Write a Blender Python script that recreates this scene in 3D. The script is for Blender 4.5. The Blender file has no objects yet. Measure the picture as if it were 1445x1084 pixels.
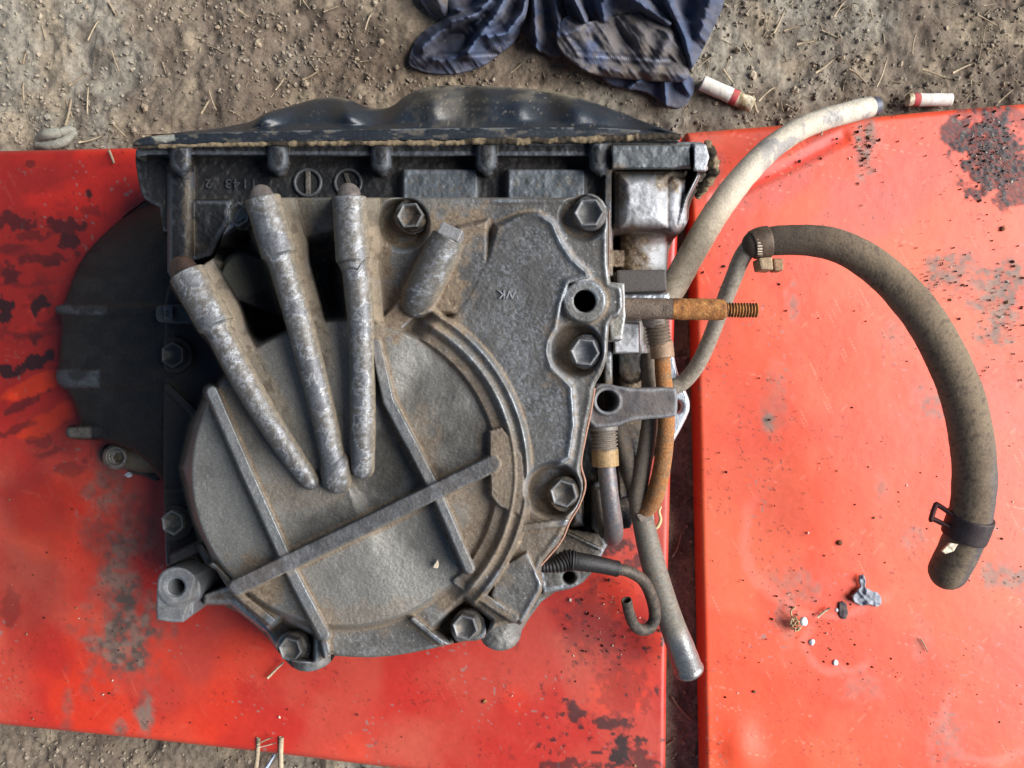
import bpy, bmesh, math, random
import numpy as np
from mathutils import Vector
random.seed(7)
rng = np.random.default_rng(7)
S = bpy.context.scene
COL = S.collection
rad = math.radians

# ------------------------------------------------------------------ camera, sky, sun, exposure
H = 0.60                      # camera height above the ground, metres
PXM = 0.0005                  # metres per photo pixel on the ground
CX, CY = 722.5, 542.0
cam = bpy.data.cameras.new('camera')
camo = bpy.data.objects.new('camera', cam)
COL.objects.link(camo)
camo.location = (0, 0, H)
cam.sensor_width = 36.0
cam.angle = 2 * math.atan(CX * PXM / H)
cam.clip_start = 0.01
cam.clip_end = 100.0
S.camera = camo

SUN_EL, SUN_AZ = 37.0, 6.0    # light comes from the right, a little from the top of the picture
world = bpy.data.worlds.new('World')
S.world = world
world.use_nodes = True
wn = world.node_tree
sky = wn.nodes.new('ShaderNodeTexSky')
sky.sky_type = 'NISHITA'
sky.sun_disc = False
sky.sun_elevation = rad(SUN_EL)
sky.sun_rotation = rad(90 - SUN_AZ)
wn.links.new(sky.outputs[0], wn.nodes['Background'].inputs[0])
wn.nodes['Background'].inputs[1].default_value = 0.05
sun = bpy.data.lights.new('sun', 'SUN')
sun.energy = 5.0
sun.angle = rad(52)
sun.color = (1.0, 0.985, 0.97)
suno = bpy.data.objects.new('sun', sun)
COL.objects.link(suno)
suno.rotation_euler = (0, rad(90 - SUN_EL), rad(SUN_AZ))
S.view_settings.view_transform = 'Standard'
S.view_settings.look = 'None'
S.view_settings.gamma = 1.0
S.view_settings.use_curve_mapping = False
S.view_settings.exposure = 0.76

# ------------------------------------------------------------------ numpy helpers
def P(px, py, z):
    """photo pixel + height in millimetres -> point in metres"""
    z = np.asarray(z, float) * 1e-3
    s = PXM * (H - z) / H
    return (np.asarray(px, float) - CX) * s, -(np.asarray(py, float) - CY) * s, z

def pscale(z):
    return PXM * (H - z * 1e-3) / H

def _hash(ix, iy, iz, seed):
    h = (ix.astype(np.int64) * 374761393 + iy.astype(np.int64) * 668265263
         + iz.astype(np.int64) * 2147483647 + seed * 974634777) & 0xFFFFFFFF
    h = ((h ^ (h >> 13)) * 1274126177) & 0xFFFFFFFF
    h = ((h ^ (h >> 16)) * 2246822519) & 0xFFFFFFFF
    return ((h ^ (h >> 15)) & 0xFFFFFF) / float(0xFFFFFF)

def n2(x, y, seed=0):
    x = np.asarray(x, float); y = np.asarray(y, float)
    ix = np.floor(x); iy = np.floor(y)
    fx = x - ix; fy = y - iy
    fx = fx * fx * fx * (fx * (fx * 6 - 15) + 10); fy = fy * fy * fy * (fy * (fy * 6 - 15) + 10)
    z = np.zeros_like(ix)
    a = _hash(ix, iy, z, seed); b = _hash(ix + 1, iy, z, seed)
    c = _hash(ix, iy + 1, z, seed); d = _hash(ix + 1, iy + 1, z, seed)
    return (a * (1 - fx) + b * fx) * (1 - fy) + (c * (1 - fx) + d * fx) * fy

def n3(x, y, z, seed=0):
    ix = np.floor(x); iy = np.floor(y); iz = np.floor(z)
    fx = x - ix; fy = y - iy; fz = z - iz
    fx = fx * fx * (3 - 2 * fx); fy = fy * fy * (3 - 2 * fy); fz = fz * fz * (3 - 2 * fz)
    r = 0
    for dz in (0, 1):
        wz = fz if dz else 1 - fz
        a = _hash(ix, iy, iz + dz, seed); b = _hash(ix + 1, iy, iz + dz, seed)
        c = _hash(ix, iy + 1, iz + dz, seed); d = _hash(ix + 1, iy + 1, iz + dz, seed)
        r = r + wz * ((a * (1 - fx) + b * fx) * (1 - fy) + (c * (1 - fx) + d * fx) * fy)
    return r

def fbm(x, y, o=4, seed=0):
    r = 0; a = 0.5; t = 0
    for i in range(o):
        r = r + a * n2(x * 2 ** i + 17.3 * i, y * 2 ** i - 9.1 * i, seed + i)
        t += a; a *= 0.5
    return r / t

def fbm3(x, y, z, o=3, seed=0):
    r = 0; a = 0.5; t = 0
    for i in range(o):
        r = r + a * n3(x * 2 ** i + 17.3 * i, y * 2 ** i, z * 2 ** i, seed + i)
        t += a; a *= 0.5
    return r / t

def ss(a, b, x):
    t = np.clip((x - a) / (b - a), 0, 1)
    return t * t * (3 - 2 * t)

def lerp(a, b, t):
    return a + (b - a) * t

def mixc(c, k, t):
    """mix colour array c (...,3) with colour k by t"""
    return c + (np.asarray(k, float) - c) * np.asarray(t)[..., None]

def srgb(r, g, b):
    c = np.array([r, g, b], float) / 255
    return np.where(c <= 0.04045, c / 12.92, ((c + 0.055) / 1.055) ** 2.4)

def sdf(X, Y, poly):
    poly = np.asarray(poly, float)
    d = np.full(X.shape, 1e18)
    ins = np.zeros(X.shape, bool)
    n = len(poly)
    for i in range(n):
        ax, ay = poly[i]; bx, by = poly[(i + 1) % n]
        ex, ey = bx - ax, by - ay
        L = ex * ex + ey * ey
        if L < 1e-12:
            continue
        t = np.clip(((X - ax) * ex + (Y - ay) * ey) / L, 0, 1)
        d = np.minimum(d, (X - ax - ex * t) ** 2 + (Y - ay - ey * t) ** 2)
        c = ((ay > Y) != (by > Y))
        if ey != 0:
            ins ^= c & (X < ex * (Y - ay) / ey + ax)
    d = np.sqrt(d)
    return np.where(ins, -d, d)

def mask(X, Y, poly, soft):
    return ss(soft, -soft, sdf(X, Y, poly))

def seg(X, Y, pts):
    """distance to a polyline, running parameter in px, signed side (+ = larger x)"""
    best = np.full(X.shape, 1e18); par = np.zeros(X.shape); sg = np.zeros(X.shape)
    run = 0.0
    for (ax, ay), (bx, by) in zip(pts[:-1], pts[1:]):
        ex, ey = bx - ax, by - ay
        L = math.hypot(ex, ey)
        t = np.clip(((X - ax) * ex + (Y - ay) * ey) / (L * L), 0, 1)
        d = np.hypot(X - ax - ex * t, Y - ay - ey * t)
        m = d < best
        best = np.where(m, d, best); par = np.where(m, run + t * L, par)
        sg = np.where(m, np.sign((X - ax) * ey - (Y - ay) * ex) * (1 if ey >= 0 else -1), sg)
        run += L
    return best, par, sg

def chaikin(p, n=2, closed=True):
    p = np.asarray(p, float)
    for _ in range(n):
        q = np.roll(p, -1, 0) if closed else p[1:]
        a = p if closed else p[:-1]
        new = np.empty((len(a) * 2, p.shape[1]))
        new[0::2] = a * 0.75 + q * 0.25
        new[1::2] = a * 0.25 + q * 0.75
        p = new if closed else np.vstack([p[:1], new, p[-1:]])
    return p

def circle(x, y, r, n=32):
    a = np.arange(n) * 2 * math.pi / n
    return np.stack([x + r * np.cos(a), y + r * np.sin(a)], 1)

def blur(Z, k):
    for ax in (0, 1):
        pad = [(0, 0), (0, 0)]; pad[ax] = (k + 1, k)
        c = np.cumsum(np.pad(Z, pad, mode='edge'), axis=ax)
        n = 2 * k + 1
        Z = (c[n:] - c[:-n]) / n if ax == 0 else (c[:, n:] - c[:, :-n]) / n
    return Z

# ------------------------------------------------------------------ objects
WORLD = {}
def empty(name, loc, parent=None):
    o = bpy.data.objects.new(name, None)
    o.empty_display_size = 0.02
    COL.objects.link(o)
    o.location = loc
    WORLD[o] = np.array(loc, float)
    return o

def tag(o, label=None, cat=None, group=None, kind=None):
    if label: o['label'] = label
    if cat: o['category'] = cat
    if group: o['group'] = group
    if kind: o['kind'] = kind
    return o

def mesh_obj(name, V, quads, mat, parent=None, tris=None, col=None, rough=None, metal=None, smooth=True, origin=None):
    V = np.asarray(V, float)
    base = (V.min(0) + V.max(0)) / 2 if origin is None else np.array(origin, float)
    me = bpy.data.meshes.new(name)
    nq = 0 if quads is None else len(quads)
    nt = 0 if tris is None else len(tris)
    me.vertices.add(len(V))
    me.vertices.foreach_set('co', (V - base).astype(np.float32).ravel())
    loops = np.concatenate([np.asarray(a, np.int32).ravel() for a in (quads, tris) if a is not None and len(a)])
    me.loops.add(len(loops))
    me.loops.foreach_set('vertex_index', loops)
    me.polygons.add(nq + nt)
    st = np.concatenate([np.arange(nq) * 4, nq * 4 + np.arange(nt) * 3]).astype(np.int32)
    me.polygons.foreach_set('loop_start', st)
    me.polygons.foreach_set('use_smooth', np.full(nq + nt, bool(smooth)))
    me.update(calc_edges=True)
    if col is not None:
        c = np.ones((len(V), 4), np.float32); c[:, :3] = np.clip(col, 0.001, 1)
        at = me.attributes.new('Col', 'FLOAT_COLOR', 'POINT'); at.data.foreach_set('color', c.ravel())
        for nm, v, dv in (('Rough', rough, 0.6), ('Metal', metal, 0.0)):
            a = np.full(len(V), dv, np.float32) if v is None else np.broadcast_to(np.asarray(v, np.float32), (len(V),)).copy()
            at = me.attributes.new(nm, 'FLOAT', 'POINT'); at.data.foreach_set('value', a)
    me.materials.append(mat)
    o = bpy.data.objects.new(name, me)
    COL.objects.link(o)
    pw = np.zeros(3)
    if parent is not None:
        o.parent = parent
        pw = WORLD[parent]
    o.location = base - pw
    WORLD[o] = base
    return o

def field(name, poly, zf, cf, mat, parent=None, step=1.6, holes=(), rnd=(3, 1.5), skirt=None, thick=None, smooth_poly=0, ctx=True):
    """height field over an outline: clean snapped border, rounded rim, side walls down to skirt (mm) or by thick (mm)"""
    poly = np.asarray(poly, float)
    if smooth_poly:
        poly = chaikin(poly, smooth_poly)
    x0, y0 = poly.min(0) - 2 * step; x1, y1 = poly.max(0) + 2 * step
    X, Y = np.meshgrid(np.arange(x0, x1 + step, step), np.arange(y0, y1 + step, step))
    sd = sdf(X, Y, poly)
    for h in holes:
        sd = np.maximum(sd, -sdf(X, Y, h))
    gy, gx = np.gradient(sd, step)
    ins = sd < 0
    cell = ins[:-1, :-1] | ins[1:, :-1] | ins[:-1, 1:] | ins[1:, 1:]
    use = np.zeros(X.shape, bool)
    use[:-1, :-1] |= cell; use[1:, :-1] |= cell; use[:-1, 1:] |= cell; use[1:, 1:] |= cell
    g2 = np.maximum(gx * gx + gy * gy, 0.25)
    out = use & (sd > 0)
    X = np.where(out, X - sd * gx / g2, X); Y = np.where(out, Y - sd * gy / g2, Y)
    sd = np.where(out, 0, sd)
    Z = zf(X, Y, sd) + np.zeros(X.shape)
    r, dr = rnd
    if r > 0:
        e = np.clip(1 + sd / r, 0, 1)
        Z = Z - dr * (1 - np.sqrt(np.maximum(1 - e * e, 0)))
    k5 = Z - blur(Z, 4) if ctx else np.zeros(X.shape)
    col, ro, me_ = cf(X, Y, Z, k5, sd)
    col = np.broadcast_to(col, X.shape + (3,))
    ro = np.broadcast_to(ro, X.shape); me_ = np.broadcast_to(me_, X.shape)
    idx = np.full(X.shape, -1); idx[use] = np.arange(use.sum())
    q = np.stack([idx[:-1, :-1], idx[1:, :-1], idx[1:, 1:], idx[:-1, 1:]], -1)[cell]
    wx, wy, wz = P(X[use], Y[use], Z[use])
    V = np.stack([wx, wy, wz], 1)
    C = col[use]; R = ro[use]; M = me_[use]
    if skirt is not None or thick is not None:
        n = len(V)
        a = q.ravel(); b = np.roll(q, -1, 1).ravel()
        key = a.astype(np.int64) * n + b; rev = b.astype(np.int64) * n + a
        bd = ~np.isin(key, rev)
        a, b = a[bd], b[bd]
        ids = np.unique(np.concatenate([a, b]))
        mp = np.full(n, -1); mp[ids] = np.arange(len(ids))
        top = V[ids].copy(); bot = V[ids].copy()
        bot[:, 2] = skirt * 1e-3 if skirt is not None else bot[:, 2] - thick * 1e-3
        nb = n + len(ids)
        q2 = np.stack([n + mp[b], n + mp[a], nb + mp[a], nb + mp[b]], 1)
        V = np.vstack([V, top, bot]); q = np.vstack([q, q2])
        sc = lerp(C[ids], C[ids].mean(0)[None], .8); C = np.vstack([C, sc, sc]); R = np.concatenate([R, R[ids], R[ids]]); M = np.concatenate([M, M[ids], M[ids]])
    return mesh_obj(name, V, q, mat, parent, col=C, rough=R, metal=M)

def catmull(p, n):
    p = np.asarray(p, float)
    q = np.vstack([2 * p[0] - p[1], p, 2 * p[-1] - p[-2]])
    out = []
    for i in range(1, len(q) - 2):
        t = np.linspace(0, 1, n, endpoint=False)[:, None]
        a, b, c, d = q[i - 1], q[i], q[i + 1], q[i + 2]
        out.append(0.5 * (2 * b + (c - a) * t + (2 * a - 5 * b + 4 * c - d) * t ** 2 + (3 * b - a - 3 * c + d) * t ** 3))
    out.append(p[-1:])
    return np.vstack(out)

def tube(name, path, mat, parent=None, nseg=28, cf=None, cap=('flat', 'flat'), prof=None, rough_mm=0.0, rough_s=4.0, spacing=1.6, seed=0, straight=False):
    """path: (px, py, z mm, radius px). cf(u_px, theta, V) -> col, rough, metal"""
    path = np.asarray(path, float)
    pts = path if straight else catmull(path, 24)
    wx, wy, wz = P(pts[:, 0], pts[:, 1], pts[:, 2])
    C = np.stack([wx, wy, wz], 1); R = pts[:, 3] * pscale(pts[:, 2])
    L = np.concatenate([[0], np.cumsum(np.linalg.norm(np.diff(C, axis=0), axis=1))])
    sp = spacing * 0.4e-3
    m = max(3, int(L[-1] / sp))
    s = np.linspace(0, L[-1], m)
    C = np.stack([np.interp(s, L, C[:, i]) for i in range(3)], 1); R = np.interp(s, L, R)
    T = np.gradient(C, axis=0); T /= np.linalg.norm(T, axis=1)[:, None]
    if prof is not None:
        R = R * prof(s / 0.4e-3, s / L[-1])
    up = np.array([0, 0, 1.0])
    N = np.zeros_like(C)
    v = np.cross(T[0], up); v = v if np.linalg.norm(v) > 1e-3 else np.array([1.0, 0, 0])
    v /= np.linalg.norm(v)
    for i in range(m):
        v = v - T[i] * np.dot(v, T[i]); v /= np.linalg.norm(v); N[i] = v
    B = np.cross(T, N)
    rings = [(C[i], N[i], B[i], R[i], s[i]) for i in range(m)]
    def endrings(i, kind, sgn):
        e = []
        if kind == 'round':
            for k in range(1, 7):
                a = k / 6 * math.pi / 2
                e.append((C[i] + sgn * T[i] * R[i] * math.sin(a), N[i], B[i], max(R[i] * math.cos(a), 1e-6), s[i]))
        elif kind == 'flat':
            c = min(0.0006, R[i] * 0.15)
            e.append((C[i] + sgn * T[i] * c * 0.7, N[i], B[i], R[i] - c * 0.3, s[i]))
            e.append((C[i] + sgn * T[i] * c, N[i], B[i], R[i] - c, s[i]))
            e.append((C[i] + sgn * T[i] * c, N[i], B[i], R[i] * 0.5, s[i]))
            e.append((C[i] + sgn * T[i] * c, N[i], B[i], 1e-6, s[i]))
        elif kind == 'open':
            e.append((C[i] + sgn * T[i] * R[i] * .06, N[i], B[i], R[i] * 0.92, s[i]))
            e.append((C[i] + sgn * T[i] * R[i] * .03, N[i], B[i], R[i] * 0.76, s[i]))
            e.append((C[i] - sgn * T[i] * R[i] * .2, N[i], B[i], R[i] * 0.72, s[i]))
            e.append((C[i] - sgn * T[i] * R[i] * 2.5, N[i], B[i], R[i] * 0.72, s[i]))
            e.append((C[i] - sgn * T[i] * R[i] * 2.5, N[i], B[i], 1e-6, s[i]))
        return e
    rings = endrings(0, cap[0], -1)[::-1] + rings + endrings(m - 1, cap[1], 1)
    th = np.arange(nseg) * 2 * math.pi / nseg
    cc = np.array([r[0] for r in rings]); nn = np.array([r[1] for r in rings]); bb = np.array([r[2] for r in rings])
    rr = np.array([r[3] for r in rings]); uu = np.array([r[4] for r in rings]) / 0.4e-3
    D = nn[:, None] * np.cos(th)[None, :, None] + bb[:, None] * np.sin(th)[None, :, None]
    V = cc[:, None] + D * rr[:, None, None]
    if rough_mm:
        q = V / (rough_s * 1e-3)
        nz = fbm3(q[..., 0], q[..., 1], q[..., 2], 3, seed) - 0.5
        V = V + D * (nz * rough_mm * 2e-3 * np.minimum(1, rr / 0.002)[:, None])[..., None]
    nr = len(rings)
    i = np.arange(nr - 1)[:, None] * nseg; j = np.arange(nseg)[None]; j2 = (j + 1) % nseg
    q = np.stack([i + j, i + j2, i + nseg + j2, i + nseg + j], -1).reshape(-1, 4)
    U = np.repeat(uu[:, None], nseg, 1); TH = np.repeat(th[None], nr, 0)
    if cf is None:
        cf = lambda u, t, V, D: (np.array([.2, .2, .2]), .6, 0)
    c, ro, me_ = cf(U, TH, V, D)
    c = np.broadcast_to(c, U.shape + (3,)).reshape(-1, 3)
    return mesh_obj(name, V.reshape(-1, 3), q, mat, parent, col=c, rough=np.broadcast_to(ro, U.shape).ravel(), metal=np.broadcast_to(me_, U.shape).ravel())

# ------------------------------------------------------------------ materials
def material(name, bump=((900, .25),), colvar=.25, varscale=700, coat=0.0, coat_rough=.3, spec=.5, sheen=0.0, detail=4):
    m = bpy.data.materials.new(name)
    m.use_nodes = True
    t = m.node_tree; N = t.nodes; L = t.links
    b = N['Principled BSDF']
    geo = N.new('ShaderNodeTexCoord')
    ac = N.new('ShaderNodeAttribute'); ac.attribute_name = 'Col'
    ar = N.new('ShaderNodeAttribute'); ar.attribute_name = 'Rough'
    am = N.new('ShaderNodeAttribute'); am.attribute_name = 'Metal'
    nz = N.new('ShaderNodeTexNoise'); nz.inputs['Scale'].default_value = varscale; nz.inputs['Detail'].default_value = detail
    L.new(geo.outputs['Object'], nz.inputs['Vector'])
    mr = N.new('ShaderNodeMapRange')
    mr.inputs['From Min'].default_value = .25; mr.inputs['From Max'].default_value = .75
    mr.inputs['To Min'].default_value = 1 - colvar; mr.inputs['To Max'].default_value = 1 + colvar
    L.new(nz.outputs['Fac'], mr.inputs['Value'])
    mx = N.new('ShaderNodeVectorMath'); mx.operation = 'SCALE'
    L.new(ac.outputs['Color'], mx.inputs[0]); L.new(mr.outputs['Result'], mx.inputs['Scale'])
    L.new(mx.outputs[0], b.inputs['Base Color'])
    L.new(ar.outputs['Fac'], b.inputs['Roughness']); L.new(am.outputs['Fac'], b.inputs['Metallic'])
    b.inputs['Specular IOR Level'].default_value = spec
    b.inputs['Coat Weight'].default_value = coat; b.inputs['Coat Roughness'].default_value = coat_rough
    b.inputs['Sheen Weight'].default_value = sheen
    prev = None
    for sc, st in bump:
        n = N.new('ShaderNodeTexNoise'); n.inputs['Scale'].default_value = sc; n.inputs['Detail'].default_value = 3
        L.new(geo.outputs['Object'], n.inputs['Vector'])
        bp = N.new('ShaderNodeBump'); bp.inputs['Strength'].default_value = st; bp.inputs['Distance'].default_value = 0.6 / sc
        L.new(n.outputs['Fac'], bp.inputs['Height'])
        if prev is not None:
            L.new(prev.outputs['Normal'], bp.inputs['Normal'])
        prev = bp
    L.new(prev.outputs['Normal'], b.inputs['Normal'])
    return m

M_CAST = material('cast_aluminium', ((1100, .32), (3200, .38)), .32, 1300, spec=.35)
M_DARK = material('oily_cast_metal', ((600, .4), (2000, .3)), .4, 500, spec=.3)
M_STEEL = material('steel', ((900, .25), (3000, .2)), .3, 700)
M_RUST = material('rusty_steel', ((900, .6), (2600, .4)), .4, 900)
M_PAINT = material('red_paint', ((60, .06), (1500, .08)), .07, 300, coat=.2, coat_rough=.4)
M_RUB = material('rubber_hose', ((700, .35), (2500, .3)), .25, 800)
M_SOIL = material('dry_soil', ((500, .5), (1600, .45)), .3, 420, spec=.15, detail=8)
M_STRAW = material('straw', ((900, .3),), .3, 500, spec=.25)
M_CLOTH = material('cloth', ((1400, .45), (4000, .5)), .25, 1600, spec=.05, sheen=0.0)
M_PAPER = material('paper', ((1500, .3),), .12, 900, spec=.2)
M_BLACK = material('black_enamel', ((500, .15), (1800, .2)), .3, 500, coat=.06, coat_rough=.3)

# ------------------------------------------------------------------ ground
def ground_z(x, y):
    """soil height in mm at metres x, y"""
    near = ss(3.0, .6, np.hypot(x, y))
    z = (fbm(x * 14, y * 14, 3, 3) - .5) * 9
    z = z + near * ((fbm(x * 70, y * 70, 3, 11) - .5) * 7 + np.abs(fbm(x * 200, y * 200, 3, 19) - .5) * -4 + (fbm(x * 420, y * 420, 3, 23) - .5) * 2.4 * ss(.35, .6, fbm(x * 25, y * 25, 2, 29)))
    return z

def axis(lo, hi, st, far):
    a = np.arange(lo, hi, st)
    g = st * 1.055 ** np.arange(1, 400); g = np.cumsum(g); g = g[g < far]
    return np.concatenate([lo - g[::-1], a, a[-1] + g])
gx = axis(-.39, .39, .0015, 8); gy = axis(-.295, .30, .0015, 8)
GX, GY = np.meshgrid(gx, gy)
GZ = ground_z(GX, GY)
idx = np.arange(GX.size).reshape(GX.shape)
gq = np.stack([idx[:-1, :-1], idx[:-1, 1:], idx[1:, 1:], idx[1:, :-1]], -1).reshape(-1, 4)
def soil_col(x, y):
    c = np.broadcast_to(srgb(128, 121, 109), x.shape + (3,)).copy()
    t = fbm(x * 9, y * 9, 3, 31)
    c = mixc(c, srgb(106, 95, 83), ss(.45, .62, t))
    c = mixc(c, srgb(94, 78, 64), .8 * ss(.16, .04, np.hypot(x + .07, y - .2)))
    c = mixc(c, srgb(140, 126, 106), .7 * ss(.5, .75, fbm(x * 40, y * 40, 3, 37)))
    c = mixc(c, srgb(86, 74, 64), .6 * ss(.55, .75, fbm(x * 60, y * 60, 3, 41)))
    return mixc(c, srgb(112, 102, 89), ss(.6, 2.0, np.hypot(x, y)))
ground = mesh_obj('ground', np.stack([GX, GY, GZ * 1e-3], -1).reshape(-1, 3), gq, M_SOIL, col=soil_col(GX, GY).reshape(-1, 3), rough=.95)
tag(ground, kind='structure')

# loose soil, clods and straw
PHI = (1 + 5 ** .5) / 2
ICO_V = np.array([(-1, PHI, 0), (1, PHI, 0), (-1, -PHI, 0), (1, -PHI, 0), (0, -1, PHI), (0, 1, PHI), (0, -1, -PHI), (0, 1, -PHI), (PHI, 0, -1), (PHI, 0, 1), (-PHI, 0, -1), (-PHI, 0, 1)]) / math.hypot(1, PHI)
ICO_F = np.array([(0, 11, 5), (0, 5, 1), (0, 1, 7), (0, 7, 10), (0, 10, 11), (1, 5, 9), (5, 11, 4), (11, 10, 2), (10, 7, 6), (7, 1, 8), (3, 9, 4), (3, 4, 2), (3, 2, 6), (3, 6, 8), (3, 8, 9), (4, 9, 5), (2, 4, 11), (6, 2, 10), (8, 6, 7), (9, 8, 1)])
def subdiv(V, F):
    V = list(map(tuple, V)); cache = {}; out = []
    def mid(a, b):
        k = (min(a, b), max(a, b))
        if k not in cache:
            m = (np.array(V[a]) + np.array(V[b])) / 2; m /= np.linalg.norm(m)
            cache[k] = len(V); V.append(tuple(m))
        return cache[k]
    for a, b, c in F:
        d, e, f = mid(a, b), mid(b, c), mid(c, a)
        out += [(a, d, f), (b, e, d), (c, f, e), (d, e, f)]
    return np.array(V), np.array(out)
ICO2_V, ICO2_F = subdiv(ICO_V, ICO_F)

def rotmats(n):
    q = rng.normal(size=(n, 4)); q /= np.linalg.norm(q, axis=1)[:, None]
    w, x, y, z = q.T
    return np.stack([np.stack([1 - 2 * (y * y + z * z), 2 * (x * y - z * w), 2 * (x * z + y * w)], -1),
                     np.stack([2 * (x * y + z * w), 1 - 2 * (x * x + z * z), 2 * (y * z - x * w)], -1),
                     np.stack([2 * (x * z - y * w), 2 * (y * z + x * w), 1 - 2 * (x * x + y * y)], -1)], 1)

def lumps(n, r, base=(ICO_V, ICO_F), flat=.75):
    """n irregular lumps of radius r[n] about the origin: verts (n,k,3), tris"""
    V0, F0 = base
    k = len(V0)
    V = V0[None] * (1 + rng.uniform(-.28, .22, (n, k, 1))) * rng.uniform([.6, .7, .45], [1.25, 1.2, flat], (n, 3))[:, None, :]
    V = np.einsum('nij,nkj->nki', rotmats(n), V) * np.asarray(r)[:, None, None]
    F = (F0[None] + (np.arange(n) * k)[:, None, None]).reshape(-1, 3)
    return V, F

def on_panel(px, py):
    return (sdf(px, py, LP) < 3) | (sdf(px, py, RP) < 3)

PZ = 30.0                      # top of the red panels, mm
LP = np.array([(-70, 215), (188, 209), (330, 205), (640, 198), (962, 192), (952, 420), (945, 700), (941, 860), (938, 1150), (900, 1140), (640, 1094), (380, 1062), (200, 1042), (0, 1022), (-70, 1014)], float)
RP = np.array([(968, 188), (1120, 176), (1300, 159), (1445, 147), (1560, 137), (1560, 1170), (997, 1170), (992, 900), (986, 640), (982, 470), (976, 320)], float)

def scatter(n, box):
    x = rng.uniform(box[0], box[2], n); y = rng.uniform(box[1], box[3], n)
    return x, y

def soil_crumbs(n, rmin, rmax, pw):
    x, y = scatter(n, (-40, -40, 1490, 1130))
    dens = fbm(x / 90, y / 90, 3, 57)
    keep = (~on_panel(x, y)) & (dens + rng.uniform(-.25, .25, n) > .42)
    x, y = x[keep], y[keep]
    r = (rmin + (rmax - rmin) * rng.random(len(x)) ** pw) * .5e-3
    return x, y, r
x, y, r = soil_crumbs(56000, .6, 4.2, 3.0)
wx, wy, _ = P(x, y, 0)
V, F = lumps(len(x), r)
V[..., 0] += wx[:, None]; V[..., 1] += wy[:, None]; V[..., 2] += (ground_z(wx, wy) * 1e-3 + r * .25)[:, None]
c = mixc(soil_col(wx, wy), srgb(152, 142, 126), .15 + .45 * rng.random(len(x))) * rng.uniform(.8, 1.25, (len(x), 1))
o = mesh_obj('loose_soil', V.reshape(-1, 3), None, M_SOIL, tris=F, col=np.repeat(c, 12, 0), rough=.95, smooth=False)
tag(o, 'loose brown crumbs of dry soil covering the ground around the red panels', 'soil', kind='stuff')

def stick_mesh(n, L, r, bend=.15):
    """n thin bent stalks along x: verts, quads"""
    m = 5; k = 5
    u = np.linspace(-.5, .5, m)
    th = np.arange(k) * 2 * math.pi / k
    b1 = rng.uniform(-bend, bend, n); b2 = rng.uniform(-.06, .06, n)
    cx = u[None] * L[:, None]
    cy = b1[:, None] * L[:, None] * (u[None] ** 2 * 4 - 1) * .5
    cz = b2[:, None] * L[:, None] * (u[None] ** 2 * 4 - 1) * .5
    rr = r[:, None] * (1 - .35 * rng.random((n, 1)) * (u[None] + .5))
    V = np.zeros((n, m, k, 3))
    V[..., 0] = cx[..., None]
    V[..., 1] = cy[..., None] + rr[..., None] * np.cos(th)
    V[..., 2] = cz[..., None] + rr[..., None] * np.sin(th) * .6
    i = np.arange(m - 1)[:, None] * k; j = np.arange(k)[None]; j2 = (j + 1) % k
    q = np.stack([i + j, i + j2, i + k + j2, i + k + j], -1).reshape(-1, 4)
    caps = np.array([[0, 1, 2, 3], [(m - 1) * k + 3, (m - 1) * k + 2, (m - 1) * k + 1, (m - 1) * k]])
    q = np.vstack([q, caps])
    q = (q[None] + (np.arange(n) * m * k)[:, None, None]).reshape(-1, 4)
    return V.reshape(n, m * k, 3), q

def place(V, x, y, zmm, ang, tilt):
    """rotate stalks about z and tilt, move to photo pixel x,y at height z"""
    ca, sa, ct, st = np.cos(ang), np.sin(ang), np.cos(tilt), np.sin(tilt)
    X = V[..., 0] * ct[:, None] - V[..., 2] * st[:, None]; Z = V[..., 0] * st[:, None] + V[..., 2] * ct[:, None]
    Y = V[..., 1]
    wx, wy, wz = P(x, y, zmm)
    return np.stack([X * ca[:, None] - Y * sa[:, None] + wx[:, None], X * sa[:, None] + Y * ca[:, None] + wy[:, None], Z + wz[:, None]], -1)

def straw_xy(n):
    x, y = scatter(n, (-20, -20, 1470, 1120))
    k = (~on_panel(x, y)) & (rng.random(n) < np.where(x > 950, .7, .25))
    return x[k], y[k]
x, y = straw_xy(4200)
n = len(x)
V, q = stick_mesh(n, (5 + 26 * rng.random(n) ** 2.2) * .5e-3, rng.uniform(.35, 1.1, n) * .5e-3)
wx, wy, _ = P(x, y, 0)
V = place(V, x, y, ground_z(wx, wy) + 1.2, rng.uniform(0, 6.28, n), rng.normal(0, .12, n))
c = lerp(srgb(152, 138, 114), srgb(108, 94, 78), rng.random((n, 1)) ** .8)
o = mesh_obj('straw_litter', V.reshape(-1, 3), q, M_STRAW, col=np.repeat(c, 25, 0), rough=.8)
tag(o, 'short bits of dry straw trodden into the soil', 'straw', kind='stuff')

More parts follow.
